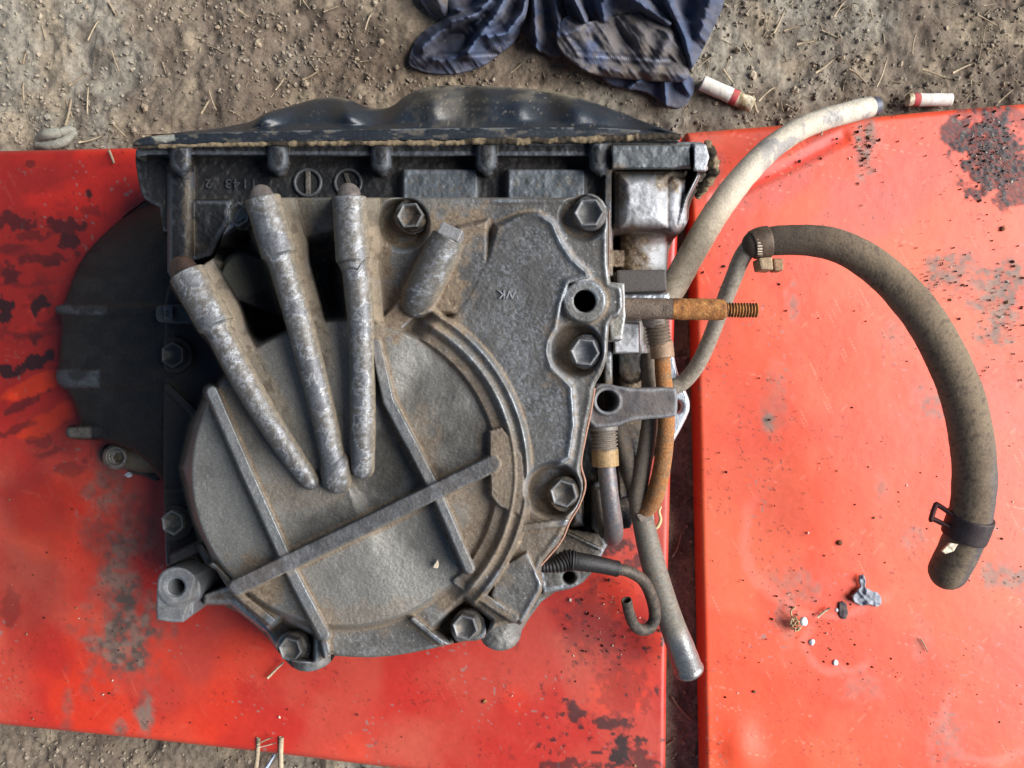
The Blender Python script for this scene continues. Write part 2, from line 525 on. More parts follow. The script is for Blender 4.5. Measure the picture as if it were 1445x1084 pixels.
# larger clods and straws as things
def clod(i, px, py, rp, label=None, tint=None):
    V, F = lumps(1, np.array([rp * .5e-3]), (ICO2_V, ICO2_F), .9)
    V = V[0] * (1 + .25 * (fbm3(*(V[0].T / (rp * .3e-3) + i * 7), 2, 5) - .5))[:, None]
    wx, wy, _ = P(px, py, 0)
    gz = float(ground_z(np.array([wx]), np.array([wy]))[0]) * 1e-3
    V = V + np.array([wx, wy, gz + rp * .2e-3])
    c = (soil_col(np.array([wx]), np.array([wy]))[0] * .4 + srgb(158, 142, 120) * .6) * random.uniform(.85, 1.2) if tint is None else tint
    o = mesh_obj('clod', V, None, M_SOIL, tris=F, col=np.repeat(c[None], len(V), 0), rough=.95, smooth=False)
    return tag(o, label or 'small rounded clod of dry earth lying loose on the soil', 'clod', 'small clods on the bare soil')
spots = [(113, 4), (124, 13), (8, 36), (25, 190), (190, 182), (203, 157), (310, 42), (395, 38), (478, 52), (503, 84), (430, 118), (540, 60), (1075, 33), (1098, 145), (1105, 170), (1120, 128), (1062, 108), (1150, 92), (1186, 80), (1240, 60), (1340, 40), (1395, 72), (1420, 120), (1085, 60), (1040, 70), (1010, 150), (1365, 130), (1300, 25), (560, 96), (250, 30), (60, 120), (420, 20), (30, 90), (1215, 20), (262, 75), (365, 66), (185, 98), (1060, 152), (1128, 150), (1272, 92)]
CLODS = []; STRAWS = []
for i, (px, py) in enumerate(spots):
    CLODS.append((clod(i, px + random.uniform(-3, 3), py + random.uniform(-3, 3), random.uniform(3.0, 6.0)), px, py))
def straw(px, py, L, ang, r=1.3, z=3, tilt=0.0, label=None, group='loose straws on the bare soil', bend=.12, name='straw', col=None):
    V, q = stick_mesh(1, np.array([L * pscale(z)]), np.array([r * pscale(z)]), bend)
    V = place(V, np.array([px]), np.array([py]), np.array([z]), np.array([rad(ang)]), np.array([rad(tilt)]))
    c = col if col is not None else lerp(srgb(172, 156, 130), srgb(128, 112, 92), random.random())
    o = mesh_obj(name, V[0], q, M_STRAW, col=np.repeat(np.asarray(c)[None], 25, 0), rough=.75)
    return tag(o, label or 'short piece of pale dry straw lying loose on the soil', 'straw', group)
for px, py, L, a in [(158, 12, 22, -60), (132, 42, 34, 62), (163, 88, 36, -70), (110, 112, 30, 35), (124, 142, 38, 88), (35, 82, 18, 75), (33, 130, 26, -88), (98, 155, 26, -70), (170, 185, 30, -45), (130, 195, 40, 18), (395, 118, 22, 55), (300, 142, 30, -70), (290, 150, 24, 60), (440, 105, 30, 30), (1066, 148, 26, -75), (1084, 132, 34, 40), (1244, 104, 40, 70), (1210, 108, 32, -42), (1165, 92, 36, 38), (1322, 105, 44, -20), (1420, 135, 30, 42), (1140, 60, 32, 10), (1100, 30, 38, 65), (1395, 30, 36, -30), (1290, 62, 30, 80), (1028, 108, 24, -55), (1120, 40, 28, 15), (1360, 96, 34, 25), (520, 30, 26, 70), (345, 20, 22, -35), (470, 12, 28, 20), (1185, 12, 30, 55), (955, 770, 34, 70), (958, 900, 40, 30), (962, 1000, 44, -50), (955, 1040, 36, 40)]:
    o = straw(px, py, L, a, random.uniform(1.1, 2.0))
    o['look'] = ('long ' if L > 33 else 'short ') + 'pale straw ' + ('lying level' if abs(a) < 25 else 'upright' if abs(a) > 72 else 'slanting up' if a > 0 else 'slanting down')
    STRAWS.append((o, px, py))

LAND = {'the grey rubber scrap': (79, 194), 'the left end of the black sump pan': (250, 180), 'the hump of the black sump pan': (640, 110), "the rag's left edge": (575, 60), "the rag's right edge": (1015, 40), 'the dirty cigarette butt': (1026, 133), 'the white cigarette butt': (1311, 141), 'the tip of the breather hose': (1232, 140), "the photo's top left corner": (0, 0), "the photo's top right corner": (1445, 0), 'the gap between the panels': (957, 900), "the middle of the soil's left half": (330, 60)}
ORD = ['nearest', 'second nearest', 'third nearest', 'fourth nearest', 'fifth nearest', 'sixth nearest', 'seventh nearest', 'eighth nearest', 'ninth nearest']
def place_labels(items, look):
    by = {}
    for o, x, y in items:
        k = min(LAND, key=lambda n: math.hypot(LAND[n][0] - x, LAND[n][1] - y))
        by.setdefault(k, []).append((math.hypot(LAND[k][0] - x, LAND[k][1] - y), o, x, y))
    for k, l in by.items():
        for i, (d, o, x, y) in enumerate(sorted(l, key=lambda t: t[0])):
            o['label'] = '%s, %s to %s' % (look(o), ORD[min(i, 8)], k)
place_labels(CLODS, lambda o: 'rounded clod of dry earth')
place_labels(STRAWS, lambda o: o['look'])
for o, x, y in STRAWS: del o['look']

# ------------------------------------------------------------------ red panels
def patch(X, Y, cx, cy, rx, ry, s=26, amt=.55, seed=1, ang=0, soft=.25):
    ca, sa = math.cos(rad(ang)), math.sin(rad(ang))
    u = ((X - cx) * ca + (Y - cy) * sa) / rx; v = (-(X - cx) * sa + (Y - cy) * ca) / ry
    d = np.sqrt(u * u + v * v) + (fbm(X / s, Y / s, 4, seed) - .5) * 2 * amt * 1.6
    return ss(1 + soft * .5, 1 - soft * .5, d)

RED = srgb(208, 52, 18)
def paint(X, Y, side):
    c = np.broadcast_to(RED if side == 'R' else srgb(166, 32, 21), X.shape + (3,)).copy()
    ro = np.full(X.shape, .42)
    f = fbm(X / 120, Y / 120, 4, 61); g = fbm(X / 34, Y / 34, 4, 67); h = fbm(X / 9, Y / 9, 3, 71)
    wipe = fbm((X * .8 + Y * .6) / 160, (Y * .8 - X * .6) / 90, 4, 73)
    # dusty, wiped film over the paint
    if side == 'L':
        film = .08 + ss(.40, .7, wipe) * .3 + ss(.45, .72, f) * .35
        film = film * ss(560, 700, Y + .2 * X)
    else:
        film = .28 + ss(.38, .68, wipe) * .32 + .3 * ss(.4, .65, f)
    c = mixc(c, srgb(176, 84, 62) if side == 'L' else srgb(222, 102, 62), film * .8)
    c = mixc(c, srgb(226, 62, 18), (.55 if side == 'R' else .3) * ss(.55, .68, fbm((X + 300) / 150, Y / 150, 3, 79)))
    ro = ro + film * .2
    oil_and_shade = np.zeros(X.shape); grit = np.zeros(X.shape); scuff = np.zeros(X.shape)
    if side == 'L':
        st = fbm((X * .98 - Y * .2) / 70, (Y * .98 + X * .2) / 26, 4, 83)
        fl = fbm((X * .95 - Y * .3) / 120, (Y * .95 + X * .3) / 60, 4, 81)
        oil_and_shade = np.maximum(oil_and_shade, .45 * ss(.30, .52, fl + .25 * patch(X, Y, 60, 420, 170, 230, 60, .6, 82, soft=1.2) - .1) * patch(X, Y, 60, 420, 190, 230, 70, .5, 82, soft=1.6))  # broad film around the oil smears, painting in the light falloff towards the left
        halo = ss(240, 320, Y) * ss(600, 480, Y) * ss(170, 40, X)
        oil_and_shade = np.maximum(oil_and_shade, halo * (.3 * ss(.3, .65, st) + .4 * ss(.46, .66, fbm(X / 30, Y / 14, 4, 84))))
        for k, (a, b, rx, ry, am, an) in enumerate([(20, 312, 34, 14, .8, 5), (84, 318, 34, 12, .8, 4), (98, 345, 16, 14, .85, 30), (40, 335, 26, 8, .7, -8), (60, 365, 44, 7, .75, -6), (14, 388, 22, 12, .8, -15), (70, 372, 18, 8, .8, -20), (54, 428, 17, 14, .95, -10), (6, 438, 14, 18, .9, 20), (52, 476, 15, 9, .8, -20), (24, 482, 16, 16, .5, 0), (126, 275, 5, 10, .85, 0), (42, 230, 8, 6, .7, 0), (30, 262, 16, 10, .4, 0), (56, 508, 48, 9, .9, -24), (10, 524, 20, 10, .9, -10), (30, 572, 40, 6, .7, -26), (20, 606, 40, 6, .6, -24), (66, 640, 26, 5, .6, -20), (132, 300, 18, 8, .45, 10), (60, 250, 26, 10, .35, 0), (100, 660, 26, 12, .5, -10), (62, 625, 22, 10, .6, 10)]):
            oil_and_shade = np.maximum(oil_and_shade, am * patch(X, Y, a, b, rx, ry, 10, .55, 240 + k, an, soft=.5))
        c = mixc(c, srgb(222, 60, 14), .7 * patch(X, Y, 45, 545, 48, 13, 30, .3, 4, -22) + .6 * patch(X, Y, 60, 600, 60, 14, 30, .4, 6, -25))
        oil_and_shade = np.maximum(oil_and_shade, .38 * patch(X, Y, 50, 700, 80, 70, 60, .6, 93, soft=1.6))
        oil_and_shade = np.maximum(oil_and_shade, .5 * patch(X, Y, 16, 850, 14, 46, 16, .6, 95, soft=1.0)); oil_and_shade = np.maximum(oil_and_shade, .3 * patch(X, Y, 30, 820, 50, 90, 50, .6, 96, soft=1.6))
        for k, (a, b, rx, ry, am) in enumerate([(172, 905, 48, 56, .95), (168, 800, 26, 60, .7), (178, 850, 20, 40, .8), (150, 690, 22, 40, .55), (190, 740, 26, 40, .5), (165, 640, 24, 26, .55), (205, 1010, 11, 34, .9), (95, 1000, 9, 34, .5), (170, 1025, 9, 12, .8), (140, 760, 22, 34, .4)]):
            scuff = np.maximum(scuff, am * patch(X, Y, a, b, rx, ry, 24, .55, 100 + k, soft=1.1))
        for k, (a, b, rx, ry, am) in enumerate([(815, 1005, 12, 14, .8), (865, 1022, 22, 9, .8), (874, 1062, 12, 24, .9), (905, 1075, 24, 16, .7), (800, 1080, 40, 8, .7), (880, 975, 34, 34, .35), (835, 880, 40, 50, .3), (860, 770, 22, 12, .8), (892, 792, 12, 8, .7)]):
            oil_and_shade = np.maximum(oil_and_shade, am * patch(X, Y, a, b, rx, ry, 9, .7, 130 + k, soft=.5))
        oil_and_shade = np.maximum(oil_and_shade, .8 * ss(.66, .72, h) * ss(690, 760, X + .0 * Y) * ss(790, 830, Y) * ss(.42, .6, g))
    else:
        for k, (a, b, rx, ry, am, s) in enumerate([(1398, 215, 46, 62, 1, 13), (1350, 185, 24, 20, .9, 12), (1435, 250, 40, 50, .8, 14), (1415, 165, 60, 18, .6, 12)]):
            grit = np.maximum(grit, am * patch(X, Y, a, b, rx, ry, s, .55, 150 + k, soft=.4))
        for k, (a, b, rx, ry, am) in enumerate([(1222, 205, 16, 40, .75), (1345, 385, 36, 30, .75), (1405, 430, 30, 60, .85), (1430, 400, 30, 34, .85), (1310, 570, 20, 26, .6), (1425, 810, 36, 22, .7), (1120, 430, 6, 22, .6), (1110, 420, 4, 14, .5), (1085, 590, 10, 14, .8), (1095, 568, 16, 40, .3), (1125, 825, 34, 26, .45), (1245, 690, 10, 24, .45), (1290, 760, 14, 18, .5), (1215, 970, 24, 26, .35), (1340, 1050, 24, 40, .45), (1264, 470, 22, 20, .4), (1420, 520, 40, 60, .35), (1300, 905, 14, 40, .3), (1110, 870, 12, 40, .4)]):
            scuff = np.maximum(scuff, am * patch(X, Y, a, b, rx, ry, 16, .55, 170 + k, soft=1.2))
        c = mixc(c, srgb(150, 70, 62), .35 * ss(.5, .66, f) * ss(330, 240, Y))
        for k, (a, b, rx, ry, am, an) in enumerate([(1095, 258, 62, 30, .5, -30), (1215, 300, 66, 46, .45, 20), (1150, 215, 34, 16, .5, -30), (1020, 400, 26, 110, .25, 10), (1000, 250, 20, 40, .4, 0), (1290, 250, 50, 40, .25, 0)]):
            c = mixc(c, srgb(150, 72, 66), am * patch(X, Y, a, b, rx, ry, 40, .4, 290 + k, an, soft=.8))
        d, u, _ = seg(X, Y, [(1030, 272), (1110, 236), (1185, 196)])
        c = mixc(c, srgb(232, 52, 30), .6 * ss(9, 3, d))
        # pale swirls left by a wiping cloth
        for cx_, cy_, r_ in [(1190, 900, 52), (1400, 1010, 70), (1170, 760, 120)]:
            rr = np.abs(np.hypot(X - cx_, (Y - cy_) * 1.1) - r_ + (g - .5) * 20)
            c = mixc(c, srgb(238, 150, 138), .2 * ss(12, 1, rr) * ss(-.2, .5, np.sin(np.arctan2(Y - cy_, X - cx_) * 1.0 - .6)))
    # fine scratches and rubbed streaks
    for sa, ca, sd_ in ((.2, .98, 251), (-.75, .66, 253), (.9, .43, 257)):
        ln = n2((X * ca + Y * sa) / 60, (Y * ca - X * sa) / 1.6, sd_)
        c = mixc(c, srgb(236, 140, 116) if side == 'R' else srgb(196, 92, 72), (.5 if side == 'R' else .3) * ss(.93, .97, ln) * ss(.5, .62, fbm(X / 50, Y / 50, 3, sd_ + 1)))
    chips = ss(.90, .93, n2(X / 4.5, Y / 4.5, 259)) * ss(.60, .70, fbm(X / 90, Y / 90, 3, 261))
    c = mixc(c, srgb(120, 112, 106), .7 * chips)
    sp = ss(.86, .90, n2(X / 2.6, Y / 2.6, 201)) * ss(.45, .65, g)
    oil_and_shade = np.maximum(oil_and_shade, .75 * sp * (.6 if side == 'L' else .8))
    if side == 'R':
        gg = n2(X / 3, Y / 3, 205)
        c = mixc(c, srgb(50, 45, 46), grit * (.8 + .2 * ss(.3, .5, gg)))
        c = mixc(c, srgb(120, 110, 102), .6 * grit * ss(.8, .92, gg))
    sh = fbm(X / 7, Y / 7, 3, 263)
    sc_ = lerp(srgb(62, 60, 53) if side == 'L' else srgb(112, 98, 88), srgb(112, 94, 82) if side == 'L' else srgb(142, 116, 102), ss(.35, .65, .5 * h + .5 * g)[..., None])
    c = mixc(c, sc_, np.clip(scuff * (.65 + .6 * ss(.25, .65, sh)), 0, .94))
    c = mixc(c, srgb(26, 12, 11), np.minimum(oil_and_shade * 1.08, .97))
    ro = np.clip(ro + scuff * .3 + grit * .35 + oil_and_shade * .05, .2, .95)
    return c, ro

def panel_z(side):
    def f(X, Y, sd):
        z = PZ + (fbm(X / 260, Y / 260, 2, 211) - .5) * 2.4
        if side == 'R':
            d, _, sg = seg(X, Y, [(1010, 282), (1110, 236), (1190, 194)])
            z = z - 1.2 * ss(14, 0, d)
            z = z + 3.5 * np.exp(-(((X - 1045) / 26) ** 2 + ((Y - 1062) / 40) ** 2))
            z = z + .5 * patch(X, Y, 1398, 215, 40, 50, 13, .5, 150) * n2(X / 4, Y / 4, 215)
        return z
    return f
for side, poly in (('L', LP), ('R', RP)):
    o = field('red_panel', poly, panel_z(side), lambda X, Y, Z, k, sd, side=side: paint(X, Y, side) + (0.0,), M_PAINT, step=2.2, rnd=(7, 4), skirt=5, ctx=False)
    tag(o, 'red painted metal panel under the gearbox, smeared with black oil at its left' if side == 'L' else 'bright red painted metal panel at right, under the thick curved rubber hose', 'metal panel', 'red metal panels laid on the soil')

# ------------------------------------------------------------------ gearbox
gx0, gy0, _ = P(560, 560, PZ)
GB = empty('gearbox', (float(gx0), float(gy0), PZ * 1e-3))
tag(GB, 'dirty grey cast aluminium car gearbox lying cover side up on the red panels', 'gearbox')

TAN = srgb(118, 101, 80); BROWN = srgb(80, 62, 48); ALU = srgb(114, 111, 107); BRIGHT = srgb(196, 202, 208); SOOT = srgb(20, 19, 20)

def zt(X, Y):
    """tilted plane of the cover flange, mm"""
    return 165 + .04 * (X - 830) - .01 * (Y - 300)

DC = (485.0, 668.0)
T1 = [(264, 387), (300, 450), (332, 512), (366, 572), (402, 628), (437, 678)]
T2 = [(371, 282), (392, 350), (410, 410), (435, 500), (458, 590), (474, 668)]
T3 = [(493, 280), (498, 360), (506, 410), (511, 500), (512, 600), (512, 660)]
TP = [(634, 334), (591, 420)]
PKA = [(418, 350), (474, 338), (482, 446), (440, 446), (428, 400)]
PKB = [(300, 352), (348, 316), (376, 390), (408, 470), (372, 480), (340, 470)]
PKC = [(222, 372), (262, 400), (300, 470), (345, 530), (296, 548), (272, 600), (258, 660), (272, 730), (300, 800), (318, 836), (222, 850)]
PLATE = [(606, 448), (640, 402), (668, 345), (684, 297), (762, 296), (784, 310), (797, 340), (812, 362), (832, 380), (838, 396), (806, 404), (797, 430), (790, 468), (782, 484), (784, 515), (812, 543), (816, 600), (808, 650), (775, 672), (752, 712), (742, 742), (600, 690)]
LOWR = [(690, 842), (702, 802), (745, 775), (757, 803), (768, 826), (737, 884), (722, 872)]
POCK = [(612, 888), (655, 846), (692, 876), (684, 904), (640, 908)]
POCK2 = [(376, 892), (398, 874), (442, 898), (440, 930), (396, 926)]
COVER = [(342, 284), (360, 279), (470, 279), (545, 279), (700, 279), (806, 279), (818, 276), (832, 272), (848, 279), (858, 296), (858, 398), (872, 400), (880, 408), (880, 444), (860, 452), (858, 480), (857, 502), (850, 526), (838, 545), (835, 570), (828, 600), (822, 640), (818, 664), (824, 684), (818, 710), (804, 732), (791, 762), (757, 803), (769, 826), (752, 856), (737, 884), (724, 878), (692, 888), (680, 904), (652, 905), (600, 918), (540, 928), (480, 927), (464, 922), (458, 930), (436, 938), (404, 932), (392, 910), (384, 892), (345, 856), (322, 832), (300, 796), (268, 800), (231, 806), (231, 430), (240, 396), (300, 368), (308, 352), (318, 322)]

def cover_z(X, Y, sd):
    r = np.hypot(X - DC[0], Y - DC[1])
    ang = np.degrees(np.arctan2(Y - DC[1], X - DC[0]))
    h = np.zeros(X.shape)
    low = np.maximum(np.maximum(.7 * mask(X, Y, PKA, 16), mask(X, Y, PKB, 9)), mask(X, Y, PKC, 7))
    h = h - 40 * low
    # lobe between the first two tubes
    h = np.maximum(h, lerp(-75, -9 - .25 * (X - 346), ss(48, 32, seg(X, Y, [(346, 392), (420, 420)])[0])))
    # faint webs on the low left flange
    for pts, hw, top in (([(236, 546), (276, 584)], 5, -34), ([(232, 693), (268, 693)], 4, -36), ([(236, 792), (296, 764)], 7, -18), ([(283, 772), (318, 832)], 5, -10)):
        d, _, _ = seg(X, Y, pts)
        h = np.maximum(h, lerp(-75, top, ss(hw + 7, hw - 1, d)))
    # webs under the cast tubes: steep on the left, sloping on the right
    for pts, hw0, fl, fr, top in ((T1, 22, 6, 30, 21), (T2, 22, 6, 28, 21), (T3, 20, 5, 30, 21), (TP[::-1][:1] + [(624, 354)], 24, 6, 12, 12)):
        d, u, sg = seg(X, Y, pts)
        hw = hw0 - 7 * ss(70, 110, u) - 4 * ss(150, 330, u)
        top = top - 5 * ss(100, 330, u); fl = fl + 6 * ss(150, 260, u)
        if fr > 20:
            wl = top - 90 * ss(hw, hw + fl + 6, d)
            wr = top - 13 * ss(hw - 2, hw + 24, d) - 80 * ss(hw + 19, hw + 32, d)
            h = np.maximum(h, np.where(sg > 0, wr, wl))
        else:
            h = np.maximum(h, lerp(-75, top, ss(hw + np.where(sg > 0, fr, fl), hw, d)))
    # round dome
    inner = 10 + 3 * (1 - (r / 221) ** 2)
    right = ss(-70, -50, ang) * ss(75, 45, ang)
    inner = inner - 5 * right - 4 * ss(20, 60, (X * .42 + Y * .9) - 900 + 0 * X) * 0
    md = ss(222, 213, r)
    # upper right: keep the dome edge soft where it meets the tube web
    h = lerp(h, inner, md)
    # triangular plate and ring band at the right
    sf = lerp(30, 6, ss(690, 745, X)); pl = ss(sf, -sf, sdf(X, Y, PLATE)) * ss(214, 226, r)
    h = np.maximum(h, lerp(-75, 8, pl))
    h = np.maximum(h, lerp(-75, 7.6, ss(20, -16, sdf(X, Y, [(560, 440), (606, 350), (640, 310), (700, 296), (700, 470)])) * ss(214, 226, r)))
    edge = np.exp(-((sdf(X, Y, PLATE) + 7) / 5.0) ** 2) * ss(740, 770, X)
    h = h + 1.6 * edge
    bm = ss(-66, -58, ang) * ss(50, 40, ang)
    band = ss(213, 219, r) * ss(268, 259, r)
    prof = 9 + 4 * ss(230, 240, r) + 1.0 * np.exp(-((r - 242) / 2.5) ** 2) + 1.0 * np.exp(-((r - 259) / 3) ** 2) - 1.4 * np.exp(-((r - 250) / 5) ** 2)
    h = lerp(h, np.maximum(h, prof), band * bm)
    blk = mask(X, Y, [(688, 606), (708, 600), (738, 640), (744, 690), (734, 730), (702, 716), (690, 700)], 3)
    h = np.maximum(h, lerp(-75, 13, blk))
    # neck joining plug boss to dome
    d, u, sg = seg(X, Y, [(600, 410), (560, 450), (540, 470)])
    h = np.maximum(h, lerp(-75, 7, ss(34, 14, d)))
    # ribs
    for pts, hw, fl, top in (([(299, 553), (345, 660), (402, 786)], 8, 11, 22), ([(408, 802), (432, 848), (457, 895)], 8, 11, 20), ([(530, 486), (548, 566), (610, 684)], 8, 10, 21), ([(618, 700), (662, 802)], 7, 10, 20),
                              ([(455, 893), (463, 928)], 5, 7, 9), ([(583, 874), (622, 906)], 4, 6, 7), ([(646, 820), (724, 872)], 7, 6, 8), ([(735, 745), (800, 737)], 5, 7, 9), ([(300, 800), (345, 846), (392, 884)], 6, 8, 7)):
        d, u, _ = seg(X, Y, pts)
        h = np.maximum(h, lerp(-75, top, ss(hw + fl, hw - 1, d)))
    d, u, _ = seg(X, Y, [(652, 784), (662, 803)])
    h = np.maximum(h, lerp(-75, 18, ss(10, 3, d)))
    d, u, sg = seg(X, Y, [(334, 829), (694, 655)])
    h = np.maximum(h, lerp(-75, 24, ss(17, 11, d)))
    # lower right plate, bolt pockets
    h = np.maximum(h, lerp(-75, 5, mask(X, Y, LOWR, 3)))
    h = lerp(h, np.minimum(h, -24), mask(X, Y, POCK, 6))
    h = lerp(h, np.minimum(h, -28), mask(X, Y, POCK2, 6))
    for bx, by, rr, zz in ((780, 692, 42, -13), (812, 494, 41, -13), (822, 308, 36, -8), (568, 316, 40, -14)):
        h = lerp(h, np.minimum(h, zz), ss(rr, rr - 12, np.hypot(X - bx, Y - by)))
    for bx, by, zz in ((834, 301, -2), (582, 305, -6), (829, 497, -5), (799, 698, -5), (661, 886, -8), (414, 916, -12), (247, 501, -36), (247, 738, -36)):
        h = np.maximum(h, lerp(-75, zz, ss(29, 25, np.hypot(X - bx, Y - by))))
    # threaded boss with a hole at the right edge
    d = np.hypot(X - 825, Y - 425)
    h = lerp(h, 8.0, ss(33, 28.5, d))
    h = np.where(d < 31, np.maximum(h, 0), h)
    h = h - 60 * ss(15.5, 13.5, d) - 1.0 * ss(17, 15, d)
    # small edge lip
    h = h + .9 * np.exp(-((sd + 5) / 4.0) ** 2) * ss(640, 700, X)
    # casting roughness
    h = h + (fbm(X / 24, Y / 24, 3, 301) - .5) * .8 + (n2(X / 2.7, Y / 2.7, 305) - .5) * .25
    return zt(X, Y) + h

def cast_col(X, Y, Z, k, sd, dusty=1.0):
    f = fbm(X / 60, Y / 60, 4, 311); g = fbm(X / 13, Y / 13, 4, 317); p = n2(X / 3.0, Y / 3.0, 319); q = fbm(X / 5, Y / 5, 3, 323)
    c = np.broadcast_to(ALU * .6, X.shape + (3,)).copy()
    me = np.full(X.shape, .25); ro = np.full(X.shape, .56)
    lite = ss(.38, .62, f)
    c = mixc(c, srgb(112, 110, 105), lite * .7)
    # pale blotchy oxide speckle
    spk = ss(.50, .62, q) * ss(.36, .6, f)
    c = mixc(c, srgb(140, 141, 142), spk * .28)
    c = mixc(c, SOOT, ss(.60, .78, g) * .28)
    gs = n2(X / 1.8, Y / 1.8, 329)
    c = mixc(c, srgb(196, 194, 188), .55 * ss(.945, .97, gs)); c = mixc(c, srgb(34, 32, 30), .5 * ss(.06, .03, gs))
    # worn convex edges
    wear = ss(.35, 1.3, k + (g - .5) * 1.6) * ss(.35, .6, fbm(X / 34, Y / 34, 3, 327))
    c = mixc(c, BRIGHT * .62, wear * .6); me = lerp(me, .55, wear); ro = lerp(ro, .45, wear)
    # settled dust in the corners
    conc = ss(.15, 1.1, -k + (g - .5) * .9)
    dust = conc * .7 * dusty
    return c, ro, me, dust, f, g, p, q

def cover_cf(X, Y, Z, k, sd):
    c, ro, me, dust, f, g, p, q = cast_col(X, Y, Z, k, sd)
    r = np.hypot(X - DC[0], Y - DC[1]); ang = np.degrees(np.arctan2(Y - DC[1], X - DC[0]))
    dome = ss(224, 216, r)
    c = mixc(c, srgb(122, 120, 114), dome * (.45 + .4 * ss(.3, .6, f)))
    # darker patches over the middle of the dome and along the bar
    st = np.zeros(X.shape)
    for a, b, rx, ry, am, an in ((560, 655, 75, 40, .75, -20), (470, 735, 70, 22, .6, -25), (420, 620, 30, 60, .35, 60), (600, 560, 40, 70, .4, 60), (375, 620, 14, 60, .35, 60), (650, 600, 30, 30, .45, 0), (330, 580, 30, 40, .3, 50), (610, 760, 30, 40, .3, 60)):
        st = np.maximum(st, am * patch(X, Y, a, b, rx, ry, 34, .6, int(a + 3 * b), an, soft=1.4))
    c = mixc(c, srgb(58, 54, 48), st * dome)
    # bare plate, darker and speckled
    pl = mask(X, Y, PLATE, 8) * ss(255, 268, r)
    c = mixc(c, srgb(74, 73, 72), pl * .6); q2 = fbm(X / 2.8, Y / 2.8, 2, 333); c = mixc(c, srgb(120, 123, 127), pl * ss(.48, .62, q2) * ss(.36, .6, fbm(X / 38, Y / 38, 3, 331)) * .55)
    # dust drifts
    D = dust.copy()
    ch = ss(208, 218, r) * ss(240, 230, r) * ss(-66, -58, ang) * ss(48, 30, ang)
    D = np.maximum(D, ch * (.35 + .65 * g))
    D = np.maximum(D, .95 * mask(X, Y, [(690, 600), (716, 600), (745, 660), (738, 745), (715, 790), (660, 835), (640, 826), (676, 780), (702, 722), (690, 690)], 9) * (.5 + .5 * g))
    for a, b, rx, ry, am in ((650, 325, 42, 34, .9), (560, 440, 46, 34, .9), (630, 430, 26, 46, .9), (535, 350, 20, 80, .95), (420, 350, 22, 84, .75), (330, 420, 26, 60, .55), (690, 620, 16, 30, .6), (800, 520, 26, 26, .7), (796, 472, 20, 22, .7), (772, 705, 26, 26, .8), (655, 850, 34, 18, .8), (700, 868, 24, 16, .7), (455, 880, 40, 18, .6), (640, 690, 24, 26, .6), (600, 640, 18, 50, .4), (430, 690, 60, 30, .3), (375, 805, 44, 24, .9), (365, 840, 30, 26, .85), (345, 810, 30, 12, .6), (690, 740, 34, 60, .7), (755, 760, 34, 30, .45), (520, 870, 80, 24, .35), (770, 735, 40, 16, .6), (470, 300, 40, 14, .3)):
        D = np.maximum(D, am * patch(X, Y, a, b, rx, ry, 16, .55, int(a), soft=.9))
    D = np.maximum(D, .55 * ss(-58, -62, ang * 0 - 60) * 0)
    c = mixc(c, srgb(120, 104, 85), np.clip(D, 0, .86)); c = mixc(c, BROWN, D * ss(.52, .74, q) * .6)
    # grit clinging in the dust
    c = mixc(c, srgb(168, 152, 126), D * ss(.84, .92, p) * .5)
    for pts in (T1, T2, T3):
        d, u, sg = seg(X, Y, pts)
        hw = 22 - 7 * ss(70, 110, u) - 4 * ss(150, 330, u)
        wb = ss(hw + 27, hw + 17, d + (g - .5) * 8) * (sg > 0) * ss(300, 200, u)
        c = mixc(c, srgb(124, 111, 93), wb * (.5 + .4 * q)); c = mixc(c, srgb(70, 60, 50), wb * .6 * ss(.5, .7, g)); D = np.maximum(D, wb)
    # black oil plus painted-in shade on the low left flange and in its pockets
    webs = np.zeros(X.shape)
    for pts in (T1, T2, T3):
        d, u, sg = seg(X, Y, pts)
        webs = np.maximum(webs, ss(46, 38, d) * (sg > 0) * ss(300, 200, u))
    oil_and_shade = (1 - webs) * np.clip(mask(X, Y, PKC, 10) + .9 * mask(X, Y, PKA, 14) * ss(350, 380, Y + 8 * (g - .5)) + mask(X, Y, PKB, 10), 0, 1)
    c = mixc(c, srgb(20, 18, 19), oil_and_shade * .96); me = lerp(me, .0, np.maximum(D, oil_and_shade))
    c = mixc(c, srgb(60, 60, 52), .7 * patch(X, Y, 350, 385, 38, 36, 30, .3, 9))
    olive = ss(330, 300, Y) * ss(640, 560, X)
    c = mixc(c, srgb(74, 73, 64), olive * .5)
    # smooth worn flat on the long bar
    d, u, _ = seg(X, Y, [(334, 829), (694, 655)])
    bar = ss(12.5, 10, d + (g - .5) * 3)
    c = mixc(c, srgb(82, 81, 82), bar * .8); c = mixc(c, srgb(120, 120, 122), bar * ss(.52, .72, g) * .4); me = lerp(me, .35, bar)
    for pts in ([(297, 552), (345, 660), (402, 786)], [(408, 802), (432, 848), (457, 895)], [(530, 486), (548, 566), (610, 684)], [(618, 700), (662, 802)]):
        d, u, sg = seg(X, Y, pts)
        w = ss(11, 3, d + (g - .5) * 7)
        c = mixc(c, srgb(126, 128, 130), w * .5); me = lerp(me, .4, w * .7)
    # bright rounded edge of the plate
    ed = np.exp(-((sdf(X, Y, PLATE) + 4) / 6.0) ** 2) * ss(745, 765, X) * ss(.3, .55, g + .12)
    ed = ed * (.35 + .65 * ss(.35, .55, q)); c = mixc(c, srgb(160, 165, 170), ed * .6); me = lerp(me, .5, ed); ro = lerp(ro, .45, ed)
    ro = lerp(ro, .92, np.clip(D, 0, 1)); ro = lerp(ro, .72, oil_and_shade)
    return c, ro, me

cover = field('rear_cover', COVER, cover_z, cover_cf, M_CAST, GB, step=1.45, rnd=(4, 2.2), skirt=88, smooth_poly=1)

